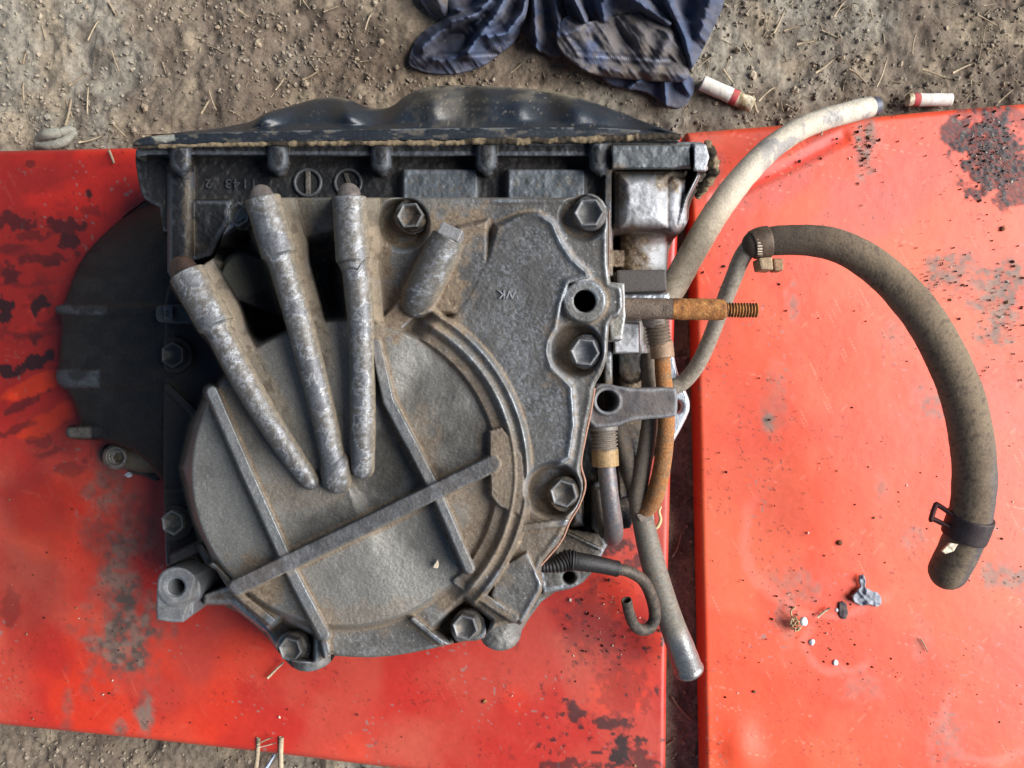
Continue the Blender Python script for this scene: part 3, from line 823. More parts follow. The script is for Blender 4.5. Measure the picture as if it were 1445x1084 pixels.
# copper-coloured gasket edge between cover and case
def flat_cf(col, rough=.6, metal=.2, var=.35, dust=0.0, s=10, seed=400, wear=0.0):
    def f(X, Y, Z, k, sd):
        g = fbm(X / s, Y / s, 4, seed); h = n2(X / 3, Y / 3, seed + 5)
        c = np.asarray(col)[None, None] * (1 + var * (g - .5) * 2)[..., None]
        w = wear * ss(-7, -2, sd + (g - .5) * 6)
        c = mixc(c, BRIGHT * .8, w)
        c = mixc(c, TAN, dust * ss(.40, .62, g)); c = mixc(c, BROWN, dust * ss(.55, .75, h) * .6)
        return np.maximum(c, .002), np.clip(rough + dust * .3 * ss(.4, .6, g), 0, 1), lerp(metal, .7, w)
    return f
def plate(name, poly, z, mat, parent, cf, holes=(), thick=8, rnd=(2.5, 1.0), sm=1, step=1.6, skirt=None, dome=0.0, tilt=(0, 0)):
    p = np.asarray(poly, float); cx, cy = p.mean(0)
    return field(name, poly, lambda X, Y, sd: z + tilt[0] * (X - cx) + tilt[1] * (Y - cy) + (fbm(X / 14, Y / 14, 3, 77) - .5) * .6 + (n2(X / 3.2, Y / 3.2, 78) - .5) * .25, cf, mat, parent, step=step, holes=holes, rnd=rnd, thick=None if skirt is not None else thick, skirt=skirt, smooth_poly=sm)

gask = catmull([(859, 290), (859, 396)], 3)
tube('cover_gasket', [(859.5, 296, 158, 1.1), (859.5, 350, 158, 1.1), (859.5, 397, 158, 1.1)], M_RUB, GB, 8, cf=lambda u, t, V, D: (srgb(120, 96, 82), .8, 0), spacing=4)
tube('cover_gasket', [(839, 548, 156, 1.5), (834, 580, 156, 1.5), (826, 618, 156, 1.5), (820, 655, 155, 1.5), (826, 684, 155, 1.5), (818, 712, 154, 1.5), (804, 736, 153, 1.5), (791, 765, 152, 1.5), (758, 804, 151, 1.6)], M_RUB, GB, 8, cf=lambda u, t, V, D: (srgb(150, 112, 94), .8, 0), spacing=3)

# ---- cast tubes with end plugs
def tube_col(seed, tanside=1.0):
    def cf(u, th, V, D):
        q = V / .009; a = fbm3(q[..., 0], q[..., 1], q[..., 2], 4, seed)
        q = V / .0015; b = fbm3(q[..., 0], q[..., 1], q[..., 2], 3, seed + 3)
        up = D[..., 2]; sx = D[..., 0]
        c = np.broadcast_to(srgb(90, 87, 83), u.shape + (3,)).copy() * (.7 + .6 * b)[..., None]
        me = np.full(u.shape, .25); ro = np.full(u.shape, .55)
        # dark skin flaking in big islands over bare grey metal along the crown
        crown = ss(.1, .7, up + .25 * (a - .5) + .2 * sx)
        line = ss(.55, .97, up + .35 * (a - .5) + .25 * sx)
        c = mixc(c, srgb(128, 130, 133), line * ss(.44, .60, b * .7 + a * .3) * .75); me = lerp(me, .3, line); ro = lerp(ro, .42, line)
        skin = ss(.55, .575, a + .10 * (b - .5)) * crown
        c = mixc(c, srgb(72, 74, 79), skin * .6); me = lerp(me, .25, skin)
        rim = ss(.53, .55, a + .10 * (b - .5)) * ss(.575, .555, a + .10 * (b - .5)) * crown
        c = mixc(c, srgb(170, 174, 178), rim * .4)
        pit = ss(.66, .74, b) * line
        c = mixc(c, srgb(70, 70, 74), pit * .6)
        side = ss(.3, .8, np.abs(sx)) * ss(.8, .35, up)
        c = mixc(c, srgb(134, 120, 98), side * .7 * tanside * (.5 + .5 * ss(.35, .6, b)))
        ro = lerp(ro, .85, side)
        return c, ro, me
    return cf
def tube_path(pts, radii, dz0, dz1):
    n = len(pts); out = []
    for i, ((x, y), r) in enumerate(zip(pts, radii)):
        out.append((x, y, float(zt(x, y)) + dz0 + (dz1 - dz0) * i / (n - 1), r))
    return out
def densify(path, brk):
    """insert the step where the fat upper end narrows"""
    out = []
    for i, p in enumerate(path):
        out.append(p)
        if i == brk:
            a = np.array(p); b = np.array(path[i + 1])
            m1 = a + (b - a) * .14; m1[3] = a[3]; m2 = a + (b - a) * .30; m2[3] = b[3]
            out += [tuple(m1), tuple(m2)]
    return out
tubes = []
for pts, radii, seed, dz, brk, endcap in ((T1, (25.5, 25, 19, 18, 16.5, 13.5), 501, (26, 16), 1, 'round'), (T2, (25, 25, 20, 19, 18, 17), 511, (26, 16), 1, 'round'), (T3, (24, 24, 19.5, 18, 18, 16.5), 521, (26, 16), 1, 'round')):
    p = densify(tube_path(pts, radii, *dz), brk)
    tb = tube('oil_tube', p, M_CAST, GB, 56, cf=tube_col(seed), cap=('flat', endcap), rough_mm=.3, rough_s=6, spacing=1.3, seed=seed)
    tubes.append((tb, p))
# end plugs in the tubes
for (tb, p), r, L, lab in zip(tubes, (19, 17, 17), (10, 6, 6), ('brown rusty end plug', None, None)):
    a = np.array(p[0]); b = np.array(p[1]); d = (a[:2] - b[:2]) / np.linalg.norm(a[:2] - b[:2])
    e = a.copy(); e[:2] += d * L
    s0 = a.copy(); s0[:2] -= d * 4
    rust = lab is not None
    pg = tube('plug', [(s0[0], s0[1], a[2] - .5, r), ((s0[0] + e[0]) / 2, (s0[1] + e[1]) / 2, a[2] - 1, r), (e[0], e[1], a[2] - 2, r * .93)], M_STEEL, tb, 28,
              cf=lambda u, t, V, D, rust=rust: (np.clip((srgb(62, 47, 40) if rust else srgb(104, 96, 92)) * (.45 + 1.1 * fbm3(V[..., 0] / .003, V[..., 1] / .003, V[..., 2] / .003, 3, 9))[..., None], 0, 1), .42, .35), cap=('flat', 'round'), rough_mm=.25, rough_s=3)
    if lab: pg['label'] = lab
# ball-shaped end of the middle tube
tube('tube_end', [(474, 655, float(zt(474, 655)) + 15, 21), (475, 668, float(zt(474, 668)) + 15.5, 22.5), (476, 676, float(zt(474, 676)) + 15, 21)], M_CAST, tubes[1][0], 40, cf=tube_col(533), cap=('round', 'round'), rough_mm=.5, rough_s=4)
# short plug boss
z0 = float(zt(620, 350)) + 13
tb = tube('plug_boss', [(633, 337, z0 + 2, 24.5), (614, 375, z0, 24.5), (596, 411, z0 - 3, 24), (588, 427, z0 - 8, 22)], M_CAST, GB, 44, cf=tube_col(541, .8), cap=('flat', 'round'), rough_mm=.25, rough_s=6, spacing=1.4)

def box_mesh(name, corners_px, z0, z1, mat, parent, col, rough=.55, metal=.3, bev=.0008):
    bm = bmesh.new()
    lo = [bm.verts.new([float(v) for v in P(x, y, z1)][:2] + [z0 * 1e-3]) for x, y in corners_px]
    hi = [bm.verts.new([float(v) for v in P(x, y, z1)]) for x, y in corners_px]
    n = len(lo)
    bm.faces.new(hi); bm.faces.new(lo[::-1])
    for i in range(n):
        bm.faces.new((lo[i], lo[(i + 1) % n], hi[(i + 1) % n], hi[i]))
    bmesh.ops.recalc_face_normals(bm, faces=bm.faces[:])
    bmesh.ops.bevel(bm, geom=bm.edges[:], offset=bev, segments=2, affect='EDGES', profile=.6)
    bmesh.ops.triangulate(bm, faces=bm.faces[:])
    V = np.array([v.co[:] for v in bm.verts]); T = np.array([[v.index for v in f.verts] for f in bm.faces])
    bm.free()
    q = V / .003
    g = fbm3(q[:, 0], q[:, 1], q[:, 2], 3, 5)
    return mesh_obj(name, V, None, mat, parent, tris=T, col=np.clip(np.asarray(col)[None] * (.6 + .8 * g)[:, None], 0, 1), rough=rough, metal=metal, smooth=False)
box_mesh('square_plug', [(624, 312), (654, 326), (646, 342), (616, 328)], z0 - 6, z0 + 10, M_STEEL, tb, srgb(120, 118, 118))

# ---- bolts with dished hexagon heads
def bolt_mesh():
    V = []; F = []; C = []
    def ring(f, n=48):
        i0 = len(V); V.extend(f(2 * math.pi * k / n) for k in range(n)); return i0
    hexr = lambda a, af: af / math.cos((a + math.pi / 6) % (math.pi / 3) - math.pi / 6)
    rings = [ring(lambda a: (1.3 * math.cos(a), 1.3 * math.sin(a), -.55)), ring(lambda a: (1.3 * math.cos(a), 1.3 * math.sin(a), .10)), ring(lambda a: (1.22 * math.cos(a), 1.22 * math.sin(a), .2)),
             ring(lambda a: (hexr(a, 1.0) * 1.02 * math.cos(a), hexr(a, 1.0) * 1.02 * math.sin(a), .32)), ring(lambda a: (hexr(a, 1.0) * math.cos(a), hexr(a, 1.0) * math.sin(a), .4))]
    for af, z in ((1.0, .98), (.975, 1.03), (.90, 1.04), (.86, 1.0)):
        rings.append(ring(lambda a, af=af, z=z: (hexr(a, af) * math.cos(a), hexr(a, af) * math.sin(a), z)))
    for k, (rr, z) in enumerate(((.74, .80), (.56, .64), (.36, .54), (.16, .49))):
        rings.append(ring(lambda a, rr=rr, z=z, k=k: (lerp(rr, hexr(a, rr), .5 if k == 0 else 0) * math.cos(a), lerp(rr, hexr(a, rr), .5 if k == 0 else 0) * math.sin(a), z)))
    rings.append(ring(lambda a: (.001 * math.cos(a),   .001 * math.sin(a), .48)))
    n = 48
    for a, b in zip(rings[:-1], rings[1:]):
        for k in range(n):
            F.append((a + k, a + (k + 1) % n, b + (k + 1) % n, b + k))
    return np.array(V, float), np.array(F)
BV, BF = bolt_mesh()
def bolt(px, py, af_px, zbase, rot, shade=1.0, tint=(92, 92, 94), dust=.3, parent=None, name='bolt', seed=0):
    """af_px = half width across flats as seen in the photo"""
    hh = af_px * .9 * pscale(zbase) * 1e3
    r = af_px * pscale(zbase + hh)
    c, s = math.cos(rad(rot)), math.sin(rad(rot))
    V = BV * r
    V = np.stack([V[:, 0] * c - V[:, 1] * s, V[:, 0] * s + V[:, 1] * c, V[:, 2]], 1)
    lean = rad(11)
    V = V - np.array([0, 0, 1.0]) * r
    V = np.stack([V[:, 0] * math.cos(lean) - V[:, 2] * -math.sin(lean) * -1, V[:, 1] - V[:, 2] * .05, V[:, 2] * math.cos(lean) + V[:, 0] * math.sin(lean)], 1)
    wx, wy, wz = P(px, py, zbase + hh)
    V = V + np.array([wx, wy, wz])
    q = V / .0022
    g = fbm3(q[:, 0], q[:, 1], q[:, 2], 3, seed + 3)
    zz = BV[:, 2]
    col = srgb(*tint)[None] * shade * .72 * (.55 + .9 * g)[:, None]
    rim = (zz > .95)
    col = np.where(rim[:, None], srgb(128, 128, 128)[None] * min(1, shade), col)
    col = mixc(col, TAN, dust * ss(.4, .65, g) * (zz < .95))
    o = mesh_obj(name, V, BF, M_STEEL, parent or GB, col=col, rough=.58, metal=np.where(rim, .45, .2))
    # crisp hexagon edges
    o.data.polygons.foreach_set('use_smooth', np.repeat(np.array([0, 1, 1, 0, 0, 0, 0, 0, 1, 1, 1, 1, 1], bool)[:len(BF) // 48], 48))
    return o
for k, (x, y, a, dz, rot, sh, tint, du) in enumerate([
        (831, 300, 18.3, -1, 90, .9, (96, 95, 94), .15), (578, 304, 16.8, -5, 92, .75, (86, 80, 74), .6), (825, 497, 17.8, -4, 84, 1.0, (104, 106, 110), .15),
        (795, 697, 17.2, -4, 75, .9, (100, 97, 92), .45), (656, 886, 16.2, -6, 78, .95, (112, 110, 106), .5), (409, 917, 15.4, -10, 80, .9, (110, 108, 104), .4),
        (243, 501, 16.5, -38, 0, .22, (60, 64, 74), 0), (243, 738, 15.8, -38, 8, .6, (84, 84, 78), .3), (336, 303, 15.5, -4, 60, .7, (84, 84, 76), .4)]):  # the two on the low left flange have shadow painted into their colour
    bolt(x, y, a, float(zt(x, y)) + dz, rot, sh, tint, du, seed=k)

plate('casting_lug', [(220, 436), (224, 430), (290, 430), (290, 456), (226, 456), (220, 450)], 113, M_CAST, GB, flat_cf(srgb(66, 68, 70), .65, .15, .3, 0, 12, 759), thick=16, sm=1)

# raised casting letters, upside down as in the photo
def text(name, body, px, py, z, hpx, rot, parent, col, depth=.5, gap=1.0):
    cu = bpy.data.curves.new(name, 'FONT')
    cu.body = body; cu.align_x = 'CENTER'; cu.align_y = 'CENTER'; cu.space_character = gap
    cu.size = hpx * 1.38 * pscale(z); cu.extrude = depth * 1e-3; cu.bevel_depth = .00012; cu.resolution_u = 4
    ob = bpy.data.objects.new(name, cu); COL.objects.link(ob)
    me = bpy.data.meshes.new_from_object(ob.evaluated_get(bpy.context.evaluated_depsgraph_get()))
    bpy.data.objects.remove(ob)
    co = np.empty(len(me.vertices) * 3); me.vertices.foreach_get('co', co); co = co.reshape(-1, 3)
    a = rad(rot); c, s = math.cos(a), math.sin(a)
    wx, wy, wz = P(px, py, z)
    V = np.stack([co[:, 0] * c - co[:, 1] * s + wx, co[:, 0] * s + co[:, 1] * c + wy, co[:, 2] + wz], 1)
    me.calc_loop_triangles()
    T = np.array([t.vertices[:] for t in me.loop_triangles])
    bpy.data.meshes.remove(me)
    return mesh_obj(name, V, None, M_CAST, parent, tris=T, col=np.repeat(np.asarray(col)[None], len(V), 0), rough=.5, metal=.4, smooth=False)
text('casting_letters', 'WK', 717, 415, float(zt(717, 415)) + 8.2, 12.5, 180, cover, srgb(120, 122, 124), .35)

# ---- case: everything that shows below and around the cover
CASE = [(189, 214), (200, 205), (600, 199), (860, 200), (970, 200), (996, 201), (1004, 216), (1000, 243), (986, 268), (973, 286), (971, 318), (944, 344), (941, 385), (944, 470), (949, 540), (946, 600), (926, 640), (898, 690), (895, 744), (872, 748), (857, 768), (839, 805), (816, 829), (772, 838), (737, 886), (734, 903), (723, 915), (704, 920), (684, 912), (676, 898), (560, 914), (474, 922), (465, 938), (440, 949), (416, 946), (397, 926), (374, 895), (325, 855), (285, 854), (262, 846), (244, 820), (231, 795), (231, 430), (231, 296), (205, 284), (197, 268)]
def vbar(X, Y, x, y0, y1, r, top, capr=1.0):
    """upright cylinder side seen from above: axis along the picture's y"""
    dy = np.maximum(np.maximum(y0 - Y, Y - y1), 0)
    d = np.hypot(X - x, dy * capr)
    return np.where(d < r, top - r * .38 + np.sqrt(np.maximum(r * r - d * d, 0)) * .38, -1e3)
def rect(X, Y, x0, y0, x1, y1, soft=2.5):
    return ss(-soft, soft, np.minimum(np.minimum(X - x0, x1 - X), np.minimum(Y - y0, y1 - Y)))
def case_z(X, Y, sd):
    z = np.full(X.shape, 70.0)
    # strip between cover and sump flange
    strip = rect(X, Y, 150, 150, 864, 330, 3)
    z = np.maximum(z, 108 * strip)
    for x0, x1 in ((566, 676), (714, 828)):
        z = np.maximum(z, 118 * rect(X, Y, x0, 236, x1, 340, 4))
    z = np.maximum(z, 124 * mask(X, Y, [(180, 196), (1010, 196), (1010, 210), (866, 224), (210, 222), (190, 226)], 3.5))
    # bosses of the sump bolts
    for x in (255, 392, 538, 686, 846):
        z = np.maximum(z, vbar(X, Y, x, 200, 230, 15, 131))
        z = np.maximum(z, vbar(X, Y, x + 2, 228, 242, 7, 127))
    z = np.maximum(z, vbar(X, Y, 255, 236, 380, 19, 118))
    z = np.maximum(z, 116 * rect(X, Y, 850, 205, 866, 600, 3))
    # web behind the lobe
    z = np.maximum(z, 112 * mask(X, Y, [(268, 280), (330, 280), (322, 320), (300, 364), (268, 372)], 3))
    # machined flange at the upper right and the rounded block under it
    z = np.maximum(z, 134 * mask(X, Y, [(862, 204), (976, 203), (976, 240), (862, 240)], 2))
    z = np.maximum(z, 137 * mask(X, Y, [(976, 202), (998, 202), (1003, 222), (997, 243), (977, 243)], 3) )
    z = np.maximum(z, 112 * rect(X, Y, 862, 238, 972, 322, 6))
    z = np.maximum(z, (112 + 13 * rect(X, Y, 874, 246, 942, 322, 16)) * rect(X, Y, 872, 244, 944, 324, 2))
    z = np.maximum(z, vbar(X, Y, 950, 262, 318, 12, 118))
    d, u, _ = seg(X, Y, [(984, 248), (968, 280), (958, 316)])
    z = np.maximum(z, lerp(0, 118, ss(9, 1, d)))
    z = np.maximum(z, lerp(70, 110, ss(346, 318, Y)) * rect(X, Y, 862, 310, 975, 350, 3))
    z = np.maximum(z, vbar(X, Y, 908, 346, 400, 33, 100))
    z = np.maximum(z, 96 * rect(X, Y, 860, 350, 884, 380, 4))
    z = z - 9 * ss(12, 4, np.hypot((X - 964) / 1.6, Y - 245)) 
    # silver boss and small upright boss under the stud
    z = np.maximum(z, 122 * rect(X, Y, 862, 452, 906, 502, 5))
    z = np.maximum(z, vbar(X, Y, 893, 496, 522, 19, 108))
    z = np.maximum(z, 88 * rect(X, Y, 870, 520, 925, 556, 5))
    # lower right flange with its stiffening rib
    z = np.maximum(z, 80 * mask(X, Y, [(790, 742), (850, 750), (862, 768), (838, 808), (816, 830), (765, 840), (757, 800)], 3))
    d, u, _ = seg(X, Y, [(800, 752), (846, 774)])
    z = np.maximum(z, lerp(0, 88, ss(8, 1, d)))
    z = np.maximum(z, 104 * mask(X, Y, [(786, 758), (792, 752), (786, 798), (762, 803)], 2))
    z = np.maximum(z, 92 * mask(X, Y, [(868, 640), (884, 640), (888, 702), (873, 706)], 2.5))
    z = np.maximum(z, 100 * rect(X, Y, 800, 690, 830, 748, 12))
    z = np.maximum(z, vbar(X, Y, 846, 690, 740, 12, 92))
    # bosses under the lower bolts
    z = np.maximum(z, vbar(X, Y, 440, 880, 944, 28, 112, 4))
    z = np.maximum(z, vbar(X, Y, 705, 850, 917, 30, 118, 4))
    z = np.maximum(z, 112 * mask(X, Y, [(284, 836), (328, 820), (395, 880), (395, 928), (374, 895), (325, 856), (284, 856)], 5))
    # left wall
    z = np.maximum(z, 84 * rect(X, Y, 229, 425, 262, 800, 3))
    z = np.maximum(z, 118 * rect(X, Y, 219, 429, 262, 456, 3))
    z = z + (fbm(X / 15, Y / 15, 3, 601) - .5) * 1.6 + (n2(X / 3.4, Y / 3.4, 605) - .5) * .4
    z = z - 30 * ss(11, 9, np.hypot(X - 803, Y - 816)) * 0
    under = sdf(X, Y, COVER)
    return np.where(under < -14, np.minimum(z, 80), z)
def case_cf(X, Y, Z, k, sd):
    c, ro, me, dust, f, g, p, q = cast_col(X, Y, Z, k, sd, .5)
    wear = ss(.25, 1.0, k + (g - .5) * .7)
    # cold black oily film, with shade painted in, over the upper and left side
    oil_and_shade = np.clip(ss(870, 845, X + (g - .5) * 20) * ss(560, 480, Y) + ss(300, 260, X), 0, 1)
    oil_and_shade = np.maximum(oil_and_shade, .95 * rect(X, Y, 780, 590, 900, 750, 10))
    for x in (546, 694, 842):
        oil_and_shade = np.maximum(oil_and_shade, rect(X, Y, x - 14, 236, x + 16, 282, 4))
    pan_ = np.maximum(rect(X, Y, 566, 240, 676, 290, 4), rect(X, Y, 714, 240, 828, 290, 4))
    c = mixc(c, srgb(21, 22, 25), oil_and_shade * .93 * (1 - .75 * pan_)); me = lerp(me, .2, oil_and_shade)
    c = mixc(c, srgb(74, 82, 88), pan_ * ss(.35, .55, q + .1) * .8)
    c = mixc(c, srgb(92, 96, 102), oil_and_shade * wear * .5)
    c = mixc(c, srgb(78, 68, 52), .55 * patch(X, Y, 266, 320, 8, 70, 16, .6, 33))
    c = mixc(c, srgb(62, 52, 44), .5 * patch(X, Y, 292, 352, 26, 14, 16, .5, 35))
    # bright bare metal at the right
    br = np.clip(rect(X, Y, 876, 250, 968, 320, 8) + rect(X, Y, 975, 203, 1003, 243, 3) + rect(X, Y, 866, 455, 906, 502, 5) + .7 * rect(X, Y, 895, 345, 942, 378, 5), 0, 1)
    c = mixc(c, srgb(172, 173, 176), br * (.55 + .35 * ss(.35, .6, g))); me = lerp(me, .15, br); ro = lerp(ro, .6, br)
    c = mixc(c, srgb(82, 86, 88), .9 * rect(X, Y, 862, 204, 975, 240, 3))
    c = mixc(c, srgb(96, 80, 78), .7 * rect(X, Y, 862, 318, 970, 345, 4))  # slope facing down: its shade painted as a purplish band
    D = dust * (1 - .85 * oil_and_shade)
    for a, b, rx, ry, am in ((872, 262, 12, 30, .7), (884, 360, 26, 34, 1), (872, 400, 20, 20, .9), (946, 255, 22, 12, .9), (905, 540, 50, 20, .9), (815, 700, 22, 30, .6), (850, 590, 30, 14, .7), (900, 560, 50, 40, .6), (878, 670, 14, 34, .7), (800, 770, 40, 30, .5), (300, 840, 30, 14, .4)):
        D = np.maximum(D, am * patch(X, Y, a, b, rx, ry, 14, .55, int(a + b), soft=.9))
    c = mixc(c, TAN, np.clip(D * .8, 0, .9)); c = mixc(c, BROWN, D * ss(.42, .66, q) * .85); c = mixc(c, srgb(186, 168, 134), D * ss(.82, .9, p) * .5)
    me = lerp(me, 0, D); ro = lerp(ro, .9, D)
    return c, ro, me
case = field('case', CASE, case_z, case_cf, M_CAST, GB, step=1.7, rnd=(3, 2), skirt=34, smooth_poly=1, holes=[circle(803, 815, 9)])
for s_, x_ in (('2', 294), ('3', 322), ('4', 334), ('1', 346), ('1', 358)):
    text('casting_number', s_, x_, 259, 108.6, 13.5, 180, case, srgb(64, 66, 70), .6)
def ring(name, px, py, z, r, w, parent, mat, col, h=1.6):
    p = circle(px, py, r, 48)
    return field(name, p, lambda X, Y, sd: z, flat_cf(col, .45, .4), mat, parent, step=.9, holes=[circle(px, py, r - w, 48)], rnd=(1.5, .5), thick=h, ctx=False)
for x_, poly in ((434, [(431, 241), (438, 241), (438, 275), (431, 275)]), (491, [(484, 244), (490, 244), (499, 268), (493, 270)])):
    st = ring('date_stamp', x_, 257.5, 110.6, 20.5, 4.2, case, M_CAST, srgb(80, 82, 84), 3)
    plate('stamp_pointer', poly, 110.0, M_CAST, st, flat_cf(srgb(84, 80, 74), .6, .3), thick=2.2, rnd=(1, .3), sm=0, step=.9)

# ---- bell housing low at the left
BELL = [(236, 268), (205, 284), (196, 290), (150, 326), (113, 366), (96, 412), (90, 430), (78, 431), (78, 443), (88, 446), (86, 490), (83, 516), (79, 524), (79, 538), (88, 548), (98, 552), (113, 590), (112, 600), (94, 600), (92, 618), (112, 621), (150, 622), (200, 640), (236, 690), (330, 690), (330, 268)]
def bell_z(X, Y, sd):
    r = np.hypot(X - 292, Y - 500)
    z = 34 + 66 * np.sqrt(np.clip(1 - (r / 226) ** 2, 0, 1))
    for y0, y1 in ((431, 444), (522, 546)):
        z = z + 3.5 * ss(-6, 4, np.minimum(Y - y0, y1 - Y)) * ss(300, 160, X)
    z = z + 3 * ss(12, 6, np.abs(np.hypot(X - 292, Y - 500) - 176)) * 0
    z = np.maximum(z, 74 * rect(X, Y, 90, 601, 236, 621, 3))
    return z + (fbm(X / 14, Y / 14, 3, 611) - .5) * 1.2
def bell_cf(X, Y, Z, k, sd):
    g = fbm(X / 22, Y / 16, 4, 621); h = fbm(X / 70, Y / 30, 3, 623)
    c = np.broadcast_to(srgb(19, 19, 21), X.shape + (3,)).copy()
    c = mixc(c, srgb(50, 50, 50), .5 * ss(.35, .75, g) * ss(200, 95, X + 60 * (h - .5)))  # grey towards the left rim: shading of the rounded housing painted in
    c = mixc(c, srgb(36, 33, 30), .3 * ss(.4, .8, g))
    rib = np.maximum(rect(X, Y, 74, 431, 150, 444, 3), rect(X, Y, 74, 522, 140, 547, 3))
    c = mixc(c, srgb(78, 82, 86), rib * (.25 + .6 * ss(.45, .65, g)))
    c = mixc(c, srgb(84, 80, 74), .7 * rect(X, Y, 92, 602, 128, 620, 3))
    return c, .5 + .2 * g, .15
bell = field('bell_housing', BELL, bell_z, bell_cf, M_DARK, GB, step=1.9, rnd=(5, 4), skirt=31, smooth_poly=1)
# hose spigot with a socket plug beside the housing
sp = tube('drain_boss', [(184, 644, 44, 20), (205, 644, 46, 23), (238, 642, 50, 24)], M_CAST, GB, 28, cf=lambda u, t, V, D: (np.clip(srgb(92, 84, 70) * (.5 + fbm3(V[..., 0] / .004, V[..., 1] / .004, V[..., 2] / .004, 3, 8))[..., None], 0, 1), .7, .2), cap=('round', 'flat'), rough_mm=.5)
field('socket_plug', circle(163, 645, 18.5, 40), lambda X, Y, sd: 56 + 2.5 * ss(18, 12, np.hypot(X - 163, Y - 645)) - 3 * ss(14, 9, np.hypot(X - 163, Y - 645)), flat_cf(srgb(112, 108, 102), .5, .5, .5), M_STEEL, sp, step=.9, holes=[circle(167, 646, 6.5, 6)], rnd=(3, 2), skirt=38, ctx=False)
tube('drain_plug_stub', [(150, 640, 40, 13), (176, 644, 42, 14)], M_CAST, sp, 16, cf=lambda u, t, V, D: (srgb(60, 56, 50), .7, .2), cap=('flat', 'flat'))
plate('drain_tab', [(178, 660), (212, 655), (228, 664), (222, 682), (206, 672), (184, 668)], 41, M_DARK, GB, flat_cf(srgb(60, 54, 50), .7, .2), thick=8)

# ---- sump pan (black pressed steel), seen from its flange side at the top of the picture
SIL = np.array([(192, 199), (230, 192), (262, 185), (300, 180), (335, 172), (372, 157), (400, 148), (430, 139), (458, 136), (482, 140), (500, 150), (522, 154), (545, 151), (566, 134), (592, 123), (640, 120), (700, 122), (760, 126), (800, 132), (835, 141), (862, 151), (890, 160), (915, 171), (945, 184), (972, 197)], float)
def sump():
    us = np.arange(194, 972, 2.0)
    sil = np.interp(us, SIL[:, 0], SIL[:, 1])
    k = np.ones(9) / 9
    sil = np.convolve(np.pad(sil, 4, mode='edge'), k, 'valid')
    lip = 190 - 4 * np.sin(np.clip((us - 190) / 780, 0, 1) * math.pi) 
    vs = np.concatenate([np.linspace(0, 1, 34), np.linspace(1.05, 2, 14)])
    U, Vv = np.meshgrid(us, vs)
    D = np.maximum(lip - sil, 0)[None] + 0 * U
    a = np.clip(Vv, 0, 1)
    # cross-section: up off the lip, rounding over to the deep face
    wave = 9.0 * np.sin((U - 352) / 112 * 2 * math.pi) + 4 * np.sin((U - 300) / 61 * 2 * math.pi)
    wave = wave * ss(0, 14, D) 
    frac = np.sin(a * math.pi / 2) ** .8
    z = 124 - 30 * (1 - np.cos(a * math.pi / 2)) - 8 * ss(0, .12, a) * ss(2, 14, D) + wave * np.sin(a * math.pi) * .8
    z = np.where(Vv > 1, 94 - 59 * (Vv - 1), z)
    py = lip[None] - D * frac
    # keep true depth: silhouette y is read at the height of the deep face
    wx, wy, wz = P(U, py, z)
    _, y94, _ = P(U, py, np.full(z.shape, 94.0)); 
    wy = np.where(Vv > 1, y94, wy)
    wx0, _, _ = P(U, py, np.full(z.shape, 112.0))
    V = np.stack([wx0, wy, wz], -1).reshape(-1, 3)
    idx = np.arange(U.size).reshape(U.shape)
    q = np.stack([idx[:-1, :-1], idx[:-1, 1:], idx[1:, 1:], idx[1:, :-1]], -1).reshape(-1, 4)
    g = fbm(U / 24, py / 10, 4, 701); h = fbm(U / 60, py / 30, 3, 703)
    c = np.broadcast_to(srgb(30, 36, 44), U.shape + (3,)).copy()
    du = ss(.62, 1.0, a) * ss(.40, .62, g + .12) + .3 * patch(U, py, 640, 152, 40, 26, 14, .7, 707, soft=1) + .7 * ss(.55, .7, h) * ss(.3, .8, a)
    du = np.maximum(du, .9 * ss(.80, 1.0, a) * ss(.35, .5, g)); c = mixc(c, srgb(124, 113, 92), np.clip(du, 0, 1) * .75)
    c = mixc(c, srgb(120, 112, 96), .6 * ss(.90, .95, n2(U / 2.0, py / 2.0, 709)) * ss(.4, .6, h))
    ro = .42 + .45 * np.clip(du, 0, 1)
    return mesh_obj('sump_pan', V, q, M_BLACK, GB, col=c.reshape(-1, 3), rough=ro.ravel(), metal=.1)
sump()
def lip_cf(X, Y, Z, k, sd):
    g = fbm(X / 16, Y / 6, 4, 721)
    c = np.broadcast_to(srgb(30, 34, 40), X.shape + (3,)).copy()
    c = mixc(c, srgb(150, 150, 138), .75 * patch(X, Y, 234, 193, 18, 8, 10, .4, 722))
    c = mixc(c, srgb(122, 128, 134), .5 * ss(-3.2, -1.2, sd) * ss(.45, .6, g) * ss(190, 186, Y))
    c = mixc(c, srgb(92, 84, 68), .5 * ss(.60, .7, g))
    return c, .4 + .3 * ss(.5, .7, g), .1
field('sump_flange', [(186, 207), (190, 198), (212, 191), (300, 187), (480, 183), (700, 180), (860, 180), (915, 185), (968, 200), (930, 200), (860, 197), (480, 200), (260, 205)], lambda X, Y, sd: 129 + (fbm(X / 40, Y / 40, 2, 723) - .5) * 1.0, lip_cf, M_BLACK, GB, step=1.3, rnd=(3, 1.5), skirt=36, smooth_poly=1)
def seal_cf(u, t, V, D):
    g = fbm3(V[..., 0] / .006, V[..., 1] / .006, V[..., 2] / .006, 3, 731)
    c = np.broadcast_to(srgb(114, 100, 79), u.shape + (3,)).copy()
    c = mixc(c, srgb(52, 46, 38), ss(.44, .56, g))
    return c, .9, 0
def blob_tube(name, path, seed, rm, rs, parent=GB, **kw):
    return tube(name, path, M_SOIL, parent, 14, cf=kw.pop('cf', seal_cf), cap=('round', 'round'), rough_mm=rm, rough_s=rs, spacing=1.5, seed=seed, **kw)
